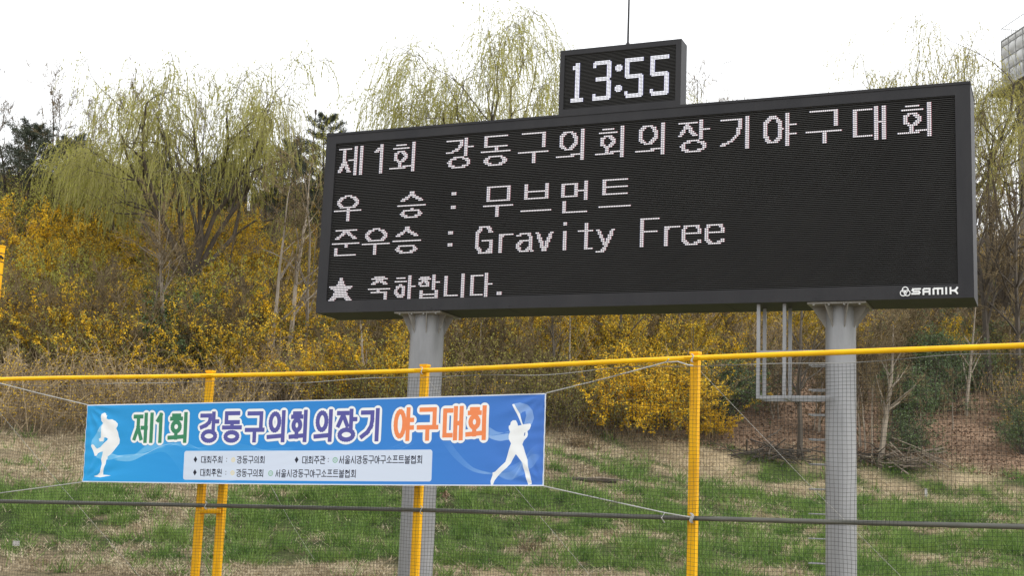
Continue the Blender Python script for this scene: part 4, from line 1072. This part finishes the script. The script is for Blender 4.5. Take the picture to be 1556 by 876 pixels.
# bare trees with individual labels
bt = [  # px, base y, top y, seed, bark, label, density, upright, radius factor
 (247, 568, 300, 51, 'bark', 'straight pale bare tree with wide branches in front of the large willow', 1.1, .15, 1.5),
 (222, 560, 330, 52, 'bark', 'thin bare tree close beside the straight pale tree', .8, .4, 1.1),
 (410, 575, 250, 53, 'bark', 'slender bare tree with light twigs left of the scoreboard', .95, .6, 1.0),
 (440, 570, 215, 54, 'bark', 'taller slender bare tree right beside its twin near the scoreboard', .95, .7, 1.1),
 (462, 560, 245, 55, 'bark', 'pale thin bare tree nearest the left end of the scoreboard', .9, .7, .9),
 (85, 350, 135, 56, 'bark_dark', 'bare tree with upright twigs above the left pines', 1.1, 1.0, .7),
 (30, 350, 148, 57, 'bark_dark', 'bare treetop at the far left of the skyline', 1.1, 1.0, .7),
 (135, 350, 165, 58, 'bark_dark', 'small bare tree on the skyline left of the willow', 1.1, 1.0, .7),
 (1068, 400, 100, 59, 'bark_dark', 'bare treetop showing just right of the clock', .9, .8, .8),
 (555, 640, 452, 60, 'bark', 'short bare tree with forking trunk under the left end of the scoreboard', 1.1, .5, 1.6),
 (716, 620, 452, 61, 'bark', 'slim bare sapling just right of the left pole', .9, .7, 1.1),
 (850, 636, 400, 62, 'bark_dark', 'dark straight bare trunk under the middle of the scoreboard', .9, .6, 1.2),
 (862, 640, 430, 63, 'bark', 'pale twin trunk close beside the dark straight trunk', .8, .7, 1.1),
 (938, 600, 330, 64, 'bark_dark', 'thick forked bare tree behind the yellow shrubs under the scoreboard', .8, .4, 1.2),
 (1215, 698, 380, 65, 'bark_dark', 'dark straight tree trunk between the hanging frame and the right pole', .8, .7, 1.3),
 (1338, 712, 478, 66, 'bark', 'pale leaning bare tree standing in the brush pile right of the right pole', 1.2, .6, 2.0),
 (1324, 710, 520, 67, 'bark', 'thin crooked bare sapling between the right pole and the leaning tree', .8, .6, .5),
 (1468, 632, 430, 68, 'bark', 'straight pale trunk in the dark green bushes at right', .6, .8, 1.2),
 (1448, 655, 560, 69, 'bark', 'small dead stump-like sapling with spreading roots on the leaf litter', .7, .5, .7),
 (1505, 600, 210, 70, 'bark_dark', 'bare tangled tree right of the scoreboard', 1.25, .3, 1.4),
 (1548, 600, 250, 71, 'bark_dark', 'bare tangled tree at the right edge of view', 1.2, .3, 1.3),
 (1400, 690, 560, 72, 'bark', 'slanting dead sapling beside the dark green bush at right', .5, .3, .5),
 (1520, 520, 300, 73, 'bark_dark', 'dark bare tree behind the tangled trees at right', 1.1, .6, .8),
 (1050, 610, 440, 74, 'bark_dark', 'bare tree just behind the right yellow fence post', .8, .7, .7),
 (345, 480, 300, 75, 'bark_dark', 'dark bare tree at the foot of the large willow', .8, .6, .8),
]
for (px, pb, tp, sd_, bk, lab, de, upr, rf) in bt:
    hh, P_ = tall_for(px, pb, tp)
    t_ = make_bare('bare_tree', sd_, hh, lab, 'tree', bk, 'twig', de, r=.011*rf*hh+.012, upright=upr, first=.22 if hh > 5 else .3)
    t_.location = tuple(P_); t_.rotation_euler = (0, 0, sd_*1.3)
    if sd_ == 66: t_.rotation_euler = (0, math.radians(7), 0)
# copied skyline trees
prot_b = [make_bare('bare_tree', 80+i, 7.5, 'x', 'tree', 'bark_dark', 'twig', 1.0, upright=1.0, first=.18) for i in range(3)]
prot_s = [make_bare('bare_tree', 90+i, 4.2, 'x', 'tree', 'bark', 'twig', .85, r=.035, upright=.8, multi=3, first=.12) for i in range(3)]
first_used = set()
def take(proto):
    if proto.name in first_used: return copy_tree(proto)
    first_used.add(proto.name); return proto
sky_pos = [(8, 345, .95), (60, 350, 1.05), (112, 352, .9), (165, 350, 1.0), (205, 352, .85), (262, 350, .8), (305, 352, .9), (362, 350, .8), (402, 352, .85), (448, 350, .8), (-25, 345, 1.0),
           (1090, 330, 1.25), (1500, 430, 1.1), (1540, 440, 1.2), (1575, 430, 1.2), (1360, 380, 1.15), (1390, 400, 1.0)]
for i, (px, py, s) in enumerate(sky_pos):
    o = take(prot_b[i % 3]); place(o, px, py, s)
    tag(o, 'grey bare tree in the row along the top of the hill', 'tree', 'bare trees along the hilltop')
sap = [(20, 560), (52, 585), (95, 570), (130, 590), (165, 560), (205, 590), (290, 590), (355, 590), (385, 560), (500, 600), (580, 600), (605, 610), (690, 600), (745, 615), (785, 600), (812, 630), (900, 580), (985, 560), (1030, 560), (1110, 560), (1150, 600),
       (1175, 640), (1238, 660), (1315, 600), (1365, 580), (1385, 560), (1420, 540), (1445, 520), (1500, 560), (1530, 570), (1360, 640), (1315, 680)]
for i, (px, py) in enumerate(sap):
    o = take(prot_s[i % 3]); place(o, px, py, rng.uniform(.75, 1.15))
    zn = zone(px, py); tag(o, 'thin pale bare sapling clump ' + zn, 'sapling', 'bare saplings ' + zn)

# ------------------------------------------------------------------ shrubs
fp = [make_shrub('forsythia_shrub', 101, 'x', 'shrub', 2.3, 1.9, 50, 8600, M['flower'], 2200, M['leaf_y'], 420, size=.085),
      make_shrub('forsythia_shrub', 102, 'x', 'shrub', 2.1, 2.1, 46, 7000, M['flower'], 2800, M['leaf_y'], 560, size=.08),
      make_shrub('forsythia_shrub', 103, 'x', 'shrub', 2.6, 1.8, 52, 7200, M['flower_d'], 2800, M['leaf_y'], 560, size=.08, droop=.5),
      make_shrub('forsythia_shrub', 104, 'x', 'shrub', 1.9, 2.0, 48, 5600, M['flower_d'], 3400, M['leaf_y'], 560, size=.08)]
bp2 = [make_shrub('bare_shrub', 111, 'x', 'shrub', 2.2, 1.8, 70, 0, None, 2600, M['leaf_y'], 760, droop=.25),
       make_shrub('bare_shrub', 112, 'x', 'shrub', 1.7, 2.0, 70, 0, None, 700, M['flower_d'], 900, tw='dry', droop=.3)]
gp = [make_evergreen('evergreen_shrub', 121, 'x', 'shrub', 2.2, 1.9, 5200), make_evergreen('evergreen_shrub', 122, 'x', 'shrub', 1.8, 2.2, 4800)]
yp = [make_shrub('leafing_shrub', 131, 'x', 'shrub', 2.6, 2.2, 60, 0, None, 4200, M['willow_leaf'], 700, size=.085)]
LAB = {'f': ('forsythia in patchy yellow bloom', 'shrub', 'forsythia shrubs covering the hillside'),
       'b': ('brown leafless shrub', 'shrub', 'leafless brown shrubs on the hillside'),
       'g': ('dark green leafy shrub', 'shrub', 'dark green shrubs on the lower hillside'),
       'y': ('pale green leafing shrub', 'shrub', 'pale green leafing shrubs')}
def put_shrub(kind, i, px, py, s):
    prot = {'f': fp, 'b': bp2, 'g': gp, 'y': yp}[kind]
    o = take(prot[i % len(prot)]); place(o, px, py, s)
    o.scale = (s*rng.uniform(.9, 1.2), s*rng.uniform(.9, 1.2), s*rng.uniform(.85, 1.1))
    lb, ct, gr = LAB[kind]; zn = zone(px, py); tag(o, lb + ' ' + zn, ct, gr + ', ' + zn)
    return o
rs = np.random.default_rng(5)
row = 0
y = 318.0
while y < 665:
    step = 66 if y < 520 else 60
    x = -30 + (row % 2)*33
    while x < 1600:
        px = x + rs.uniform(-20, 20); py = y + rs.uniform(-12, 12)
        x += step*rs.uniform(.85, 1.15)
        base = 666 if px < 850 else np.interp(px, [850, 1060, 1100, 1556], [650, 655, 690, 700])
        if py > base-6: continue
        if hidden(px-55, px+55, py-95, py+10): continue
        r_ = rs.random()
        if px < 505:
            if py < 345: k = 'y' if px < 110 and r_ < .8 else ('f' if r_ < .8 else 'b'); ki = rs.integers(1, 4)
            elif py < 545: k = 'f' if r_ < .70 else ('b' if r_ < .84 else 'y'); ki = rs.choice([0, 1, 1, 2, 3]) if px < 170 or px > 300 else rs.choice([1, 2, 3])
            elif py < 600: k = 'f' if r_ < .5 else 'b'; ki = rs.integers(0, 4)
            else: k = 'b'; ki = 1
        elif px < 1060:
            if py < 600: k = 'f' if r_ < .84 else 'b'; ki = rs.choice([0, 0, 1, 2, 3])
            else: k = 'f' if r_ < .45 else 'b'; ki = rs.integers(0, 4)
            if py > 625 and px < 880: k = 'b'
        elif px < 1250:
            if py > 600: continue
            k = 'f' if (py < 560 and r_ < .55) else 'b'; ki = 3
        else:
            if py > 560 and px < 1556: 
                if not (px > 1380 and py < 600): continue
                k = 'g' if r_ < .4 else 'b'; ki = 0
            else: k = 'b' if r_ < .72 else ('f' if r_ < .84 else 'g'); ki = 3
        put_shrub(k, int(ki), px, py, rs.uniform(.85, 1.15))
    y += 31; row += 1
# shrubs placed one by one
singles = [
 ('f', 0, 925, 662, 1.10, 'big forsythia in full yellow bloom behind the fence, right of the banner'),
 ('f', 0, 1000, 668, 1.20, 'full yellow forsythia with trailing sprays left of the right fence post'),
 ('f', 0, 1040, 650, 1.0, 'yellow forsythia directly behind the right fence post'),
 ('f', 0, 960, 640, 1.1, 'yellow forsythia between the two largest blooming shrubs'),
 ('f', 0, 1082, 668, .55, 'small yellow forsythia spray just right of the right fence post'),
 ('g', 0, 1098, 645, 1.0, 'dark green bush right of the right fence post below the hanging frame'),
 ('g', 1, 1128, 610, .9, 'dark green bush under the hanging frame'),
 ('g', 0, 262, 560, 1.0, 'dark green bush beside the pale trunk, lower left hillside'),
 ('g', 1, 292, 500, 1.05, 'dark green bush below the large willow trunk'),
 ('g', 0, 285, 585, .8, 'low dark green bush at the foot of the left hillside'),
 ('g', 1, 1388, 690, .72, 'dark green bush beside the brush pile at right'),
 ('g', 0, 1372, 655, .85, 'tall dark green bush behind the leaning pale tree'),
 ('g', 1, 1412, 625, .95, 'dark green bush at the top left of the leaf litter'),
 ('g', 0, 1452, 608, .95, 'dark green bush above the middle of the leaf litter'),
 ('g', 1, 1500, 596, .85, 'dark green bush above the right of the leaf litter'),
 ('g', 0, 1556, 690, .62, 'dark green bush low at the right edge of view'),
 ('g', 1, 1550, 640, .65, 'dark green bush up the slope at the right edge of view'),
 ('f', 1, 1452, 560, .8, 'small yellow forsythia above the dark green bushes at right'),
 ('f', 2, 575, 640, 1.0, 'yellow forsythia left of the left pole just above the banner'),
 ('f', 0, 530, 620, 1.0, 'bright yellow forsythia under the left end of the scoreboard'),
 ('g', 1, 522, 545, .9, 'green bush right under the left corner of the scoreboard'),
 ('f', 0, 480, 620, .9, 'yellow forsythia over the fence rail left of the scoreboard'),
 ('f', 0, 345, 600, .8, 'low yellow forsythia right of the left fence post'),
 ('f', 0, 150, 590, .9, 'low yellow forsythia in the dry stalks at left'),
]
for k, i, px, py, s, lab in singles:
    o = put_shrub(k, i, px, py, s); o['label'] = lab
    if 'group' in o: del o['group']

for p_ in prot_b + prot_s + fp + bp2 + gp + yp:      # a kind that was never placed is not kept
    if p_.name not in first_used:
        for c_ in list(p_.children): bpy.data.objects.remove(c_)
        bpy.data.objects.remove(p_)
# ------------------------------------------------------------------ ground cover
def scatter_bank(N, y0, y1, seed):
    r = np.random.default_rng(seed); Y = r.uniform(y0, y1, N); X = r.uniform(-.44, .44, N)*Y; return X, Y, r
def blades(X, Y, r, hmin, hmax, w, lean=.35, hs=1.0):
    N = len(X); Z = height(X, Y); h = r.uniform(hmin, hmax, N)*hs
    az = r.uniform(0, 2*math.pi, N); a = np.stack([np.cos(az), np.sin(az), np.zeros(N)], -1)
    lz = r.normal(size=(N, 3))*np.array([lean, lean, 0]); base = np.stack([X, Y, Z-.02], -1)
    tip = base + (np.array([0, 0, 1.0])+lz)*h[:, None]
    return np.stack([base-a*w/2, base+a*w/2, tip], 1)
def blade_obj(name, X, Y, r, hmin, hmax, w, m_, lean=.35, hs=1.0):
    t_ = blades(X, Y, r, hmin, hmax, w, lean, hs); mb = MB(); mb.add(t_.reshape(-1, 3), np.arange(len(t_)*3).reshape(-1, 3)); o = mb.build(name, m_); return tag(o, kind='stuff')
X, Y, r = scatter_bank(420000, 25.5, 46, 201); tuft = fbm(X, Y, .45, 77, 3)
gmk = green_mask(X, Y); k = (r.random(len(X)) < gmk**1.2+.03) & (tuft > .48) & (Y < edgeY(X/Y, X)+.5) & (r.random(len(X)) < np.interp(Y, [25, 46], [.9, .55]))
o = blade_obj('grass', X[k], Y[k], r, .10, .34, .026, M['grass'], .6, np.clip((tuft[k]-.42)*6, .25, 1.5)); tag(o, 'fresh green grass patches growing on the bank behind the fence', 'grass')
X, Y, r = scatter_bank(460000, 25.5, 47, 202); tuft = fbm(X, Y, .5, 87, 3)
k = (r.random(len(X)) > green_mask(X, Y)*.93) & (tuft > .42) & (Y < edgeY(X/Y, X)+1) & (r.random(len(X)) < .55)
o = blade_obj('dry_grass', X[k], Y[k], r, .05, .20, .020, M['straw'], 1.2); tag(o, 'flattened straw coloured dry grass on the bank behind the fence', 'dry grass')
# leaf litter on the slope at right
X, Y, r = scatter_bank(70000, 43, 62, 203); az = X/Y
k = (Y > edgeY(az, X)-.3) & ((az > .10) | (r.random(len(X)) < .25)); X, Y = X[k], Y[k]
mb = MB(); mb.leaves(np.stack([X, Y, height(X, Y)+.03], -1), .11, .07, flat=0); o = mb.build('leaf_litter', M['litter']); tag(o, 'brown fallen leaves covering the slope right of the fence post', 'fallen leaves', kind='stuff')
# dry stalks at the foot of the left hillside and between shrubs
X, Y, r = scatter_bank(17000, 43.6, 54, 204); az = X/Y
keepp = ((az < .03) & (Y > edgeY(az, X)-.2)) | ((az > .27) & (r.random(len(X)) < .25) & (Y > 50)) | ((az > .03) & (az < .1) & (Y > 45) & (r.random(len(X)) < .5))
keepp &= (fbm(X, Y, 1.6, 91) > .36)
X, Y = X[keepp], Y[keepp]; N = len(X); Z = height(X, Y); h = r.uniform(.5, 2.0, N)*np.interp(Y, [43, 46, 54], [.6, 1, .9])
b0 = np.stack([X, Y, Z-.05], -1); ln_ = r.normal(size=(N, 3))*np.array([.16, .16, 0]); b1 = b0+(uz+ln_)*h[:, None]*.6; b2 = b1+(uz+ln_*2.4)*h[:, None]*.4
mb = MB(); mb.segs(b0, b1, .011, .009, 3); mb.segs(b1, b2, .009, .005, 3)
k2 = r.random(N) < .7; e_ = b1[k2]+np.stack([r.normal(size=k2.sum())*.25, r.normal(size=k2.sum())*.2, r.uniform(.1, .4, k2.sum())], -1)
mb.segs(b1[k2], e_, .006, .004, 3)
o = mb.build('dry_stalks', M['dry']); tag(o, 'dense pale brown dry stalks at the foot of the wooded hillside', 'dry stalks', kind='stuff')
# tangled fallen twigs under the shrubs
X, Y, r = scatter_bank(7000, 45, 84, 205); N = len(X); Z = height(X, Y)
b0 = np.stack([X, Y, Z+r.uniform(0, .5, N)], -1); b1 = b0+r.normal(size=(N, 3))*np.array([.5, .5, .35])+uz*.3
k = (X/Y < .10) | (X/Y > .30) & (Y > 52)
mb = MB(); mb.segs(b0[k], b1[k], .010, .005, 3); o = mb.build('fallen_twigs', M['twig']); tag(o, 'tangle of brown twigs lying through the hillside thicket', 'twigs', kind='stuff')

# brush piles, log, small things
def brush_pile(px, py, w, h, n_, seed, lab, mname='stick'):
    r = np.random.default_rng(seed); P = ground_at(px, py); root = thing('brush_pile', lab, 'brush pile', P)
    for q in range(n_):
        a = r.uniform(0, math.pi); ln = r.uniform(.5, 1.3)*w*.5; c = np.array([r.normal()*w*.22, r.normal()*.3, abs(r.normal())*h*.4+.05])
        d = np.array([math.cos(a)*1.0, math.sin(a)*.5, r.normal()*.28]); d = norm(d); k_ = r.normal(size=3)*.05
        mb = MB(); mb.tube([c-d*ln/2, c+k_, c+d*ln/2], [r.uniform(.014, .030), .018, .008], 5); mb.build('stick', M[mname], root)
brush_pile(1372, 712, 2.6, .8, 70, 301, 'pale stick pile at the foot of the leaning tree right of the right pole')
brush_pile(1178, 700, 3.0, .6, 60, 302, 'dark brush pile under the hanging frame left of the right pole', 'bark_dark')
brush_pile(1318, 706, 1.6, .7, 36, 303, 'small brush pile right against the right pole', 'bark_dark')
P = ground_at(893, 733); lg = thing('fallen_log', 'dark fallen log lying flat on the grass right of the banner', 'log', P)
b1 = MB(); b1.tube([(-1.15, .05, .06), (-.5, 0, .05), (0, .03, .05), (.8, -.02, .04)], [.03, .06, .07, .05], 8); b1.build('log_body', M['log'], lg)
b1 = MB(); b1.tube([(-.2, .04, .09), (.4, -.03, .12), (1.15, -.03, .06)], [.03, .035, .018], 6); b1.build('log_branch', M['stick'], lg)
o = make_shrub('dry_bush', 140, 'low dry brown bush on the grass edge right of the banner', 'bush', .55, .9, 60, 0, None, 300, M['litter'], 700, size=.06, tw='twig'); place(o, 880, 680, 1.0)
o = make_shrub('dry_tuft', 141, 'small dry tan clump in the grass right of the left pole', 'grass clump', .32, .28, 50, 0, None, 0, None, 200, tw='dry'); place(o, 803, 838, 1.1)
P = ground_at(676, 762); o = thing('dead_plant', 'small brown seed head standing in grass just right of the left pole', 'plant', P)
b1 = MB(); b1.tube([(0, 0, -.05), (.01, 0, .10)], .008, 5); b1.build('stalk', M['litter'], o); b1 = MB(); b1.leaves(np.random.default_rng(3).normal(size=(60, 3))*.05+np.array([0, 0, .13]), .07, .05); b1.build('seed_head', M['litter'], o)
P = ground_at(1407, 757); o = thing('marker_stake', 'short white marker stake standing in the dry grass at right', 'stake', P)
b1 = MB(); b1.box((0, 0, .11), .07, .05, .3); b1.build('stake_body', M['rope'], o); b1 = MB(); b1.box((0, 0, .27), .075, .055, .03); b1.build('stake_top', M['bracket'], o)
Pn = at(24.5, 826.5, 20.05); o = thing('tag_plate', 'small white printed tag hanging on the netting at lower left', 'tag', Pn)
b1 = MB(); b1.box((0, 0, 0), .10, .006, .07); b1.build('plate', M['rope'], o)
b1 = MB()
for q in range(3):
    for w_ in range(2): b1.box((-.036+q*.036, -.0045, .018-w_*.034), .022, .003, .016)
b1.build('print_marks', M['bracket'], o)
b1 = MB(); b1.tube([(-.04, 0, .042), (0, -.005, .07), (.04, 0, .042)], .002, 4); b1.build('tag_wire', M['wire'], o)

# ------------------------------------------------------------------ water tank tower at upper right
va = norm(np.array([.148, -.989, 0])); vb = np.array([-va[1], va[0], 0])   # va: towards the viewer, vb: to the right/back
C0 = at(1521, 63, 95.0)      # far top corner
PW = 1.0; HT = 3.85
root = thing('water_tank', 'grey panel water tank with railings on a platform at the upper right edge', 'water tank', (C0[0], C0[1], float(height(C0[0], C0[1]))))
RO = V3(root.location); RMt = np.stack([va, vb, uz], 1)
def T(a, b_, z): return C0 - RO + va*a + vb*b_ + uz*z
def tbox(name, m_, a0, a1, b0, b1_, z0, z1, parent=root):
    mb = MB(); mb.box(T((a0+a1)/2, (b0+b1_)/2, (z0+z1)/2), a1-a0, b1_-b0, z1-z0, RMt); return mb.build(name, m_, parent)
tbox('tank_body', M['tank'], 0, 8, .06, 4, -HT, 0)
g = np.linspace(0, 1, 11); gu, gv = np.meshgrid(g, g)
dome = .05*0 + .16*np.clip(1-((gu-.5)**2+(gv-.5)**2)/.19, 0, 1)**.6
def panel(a, z, w, h, two=False):
    mb = MB(); idx = np.arange(121).reshape(11, 11)
    dm = dome if not two else .07*np.clip(1-(((gu*2) % 1-.5)**2+(gv-.5)**2)/.14, 0, 1)**.6
    dm = np.where((gu < .01) | (gu > .99) | (gv < .01) | (gv > .99), 0, dm+.02)
    Pq = C0-RO + va*(a+gu[..., None]*w) + vb*(-.0-dm[..., None]+.05) + uz*(z+gv[..., None]*h)
    mb.add(Pq.reshape(-1, 3), np.stack([idx[:-1, :-1], idx[:-1, 1:], idx[1:, 1:], idx[1:, :-1]], -1).reshape(-1, 4)); mb.build('panel', M['tank'], root, smooth=True)
for c in range(6):
    panel(c*PW+.03, -.43, PW-.06, .38, True)
    for r_ in range(3): panel(c*PW+.03, -1.42-r_*1.0, PW-.06, .94)
for c in range(7): tbox('seam_rib', M['tankframe'], c*PW-.025, c*PW+.025, -.01, .07, -HT, 0)
for z in (0, -.45, -1.45, -2.45): tbox('seam_rib', M['tankframe'], -.03, 8, -.012, .058, z-.02, z+.02)
tbox('platform', M['tankframe'], -.9, 9, -.65, 5.2, -HT-.25, -HT-.02)
tbox('platform_beam', M['tankframe'], -.85, 9, 1.5, 1.9, -HT-.6, -HT-.26)
tbox('tower_column', M['concrete'], .6, 3.0, .8, 3.2, -34, -HT-.61)
def railing(a0, a1, b0, b1_, z, h, name):
    n_ = max(2, int(np.hypot(a1-a0, b1_-b0)/.28)); mb = MB()
    A = np.linspace(a0, a1, n_+1); B = np.linspace(b0, b1_, n_+1)
    for a, b_ in zip(A, B): mb.tube([T(a, b_, z), T(a, b_, z+h)], .016, 4, cap=False)
    for hh in (.05, h): mb.tube([T(a0, b0, z+hh), T(a1, b1_, z+hh)], .028, 5)
    mb.build(name, M['tankframe'], root)
railing(0, 8, .05, .05, .0, 1.0, 'roof_railing'); railing(0, 0, .05, 4, .0, 1.0, 'roof_railing')
railing(-.85, 9, -.6, -.6, -HT, 1.05, 'platform_railing'); railing(-.85, -.85, -.6, 5, -HT, 1.05, 'platform_railing')
mb = MB(); mb.tube([T(0, 1.5, 1.0), T(2.2, .1, .0)], .03, 5); mb.build('roof_ladder', M['tankframe'], root)
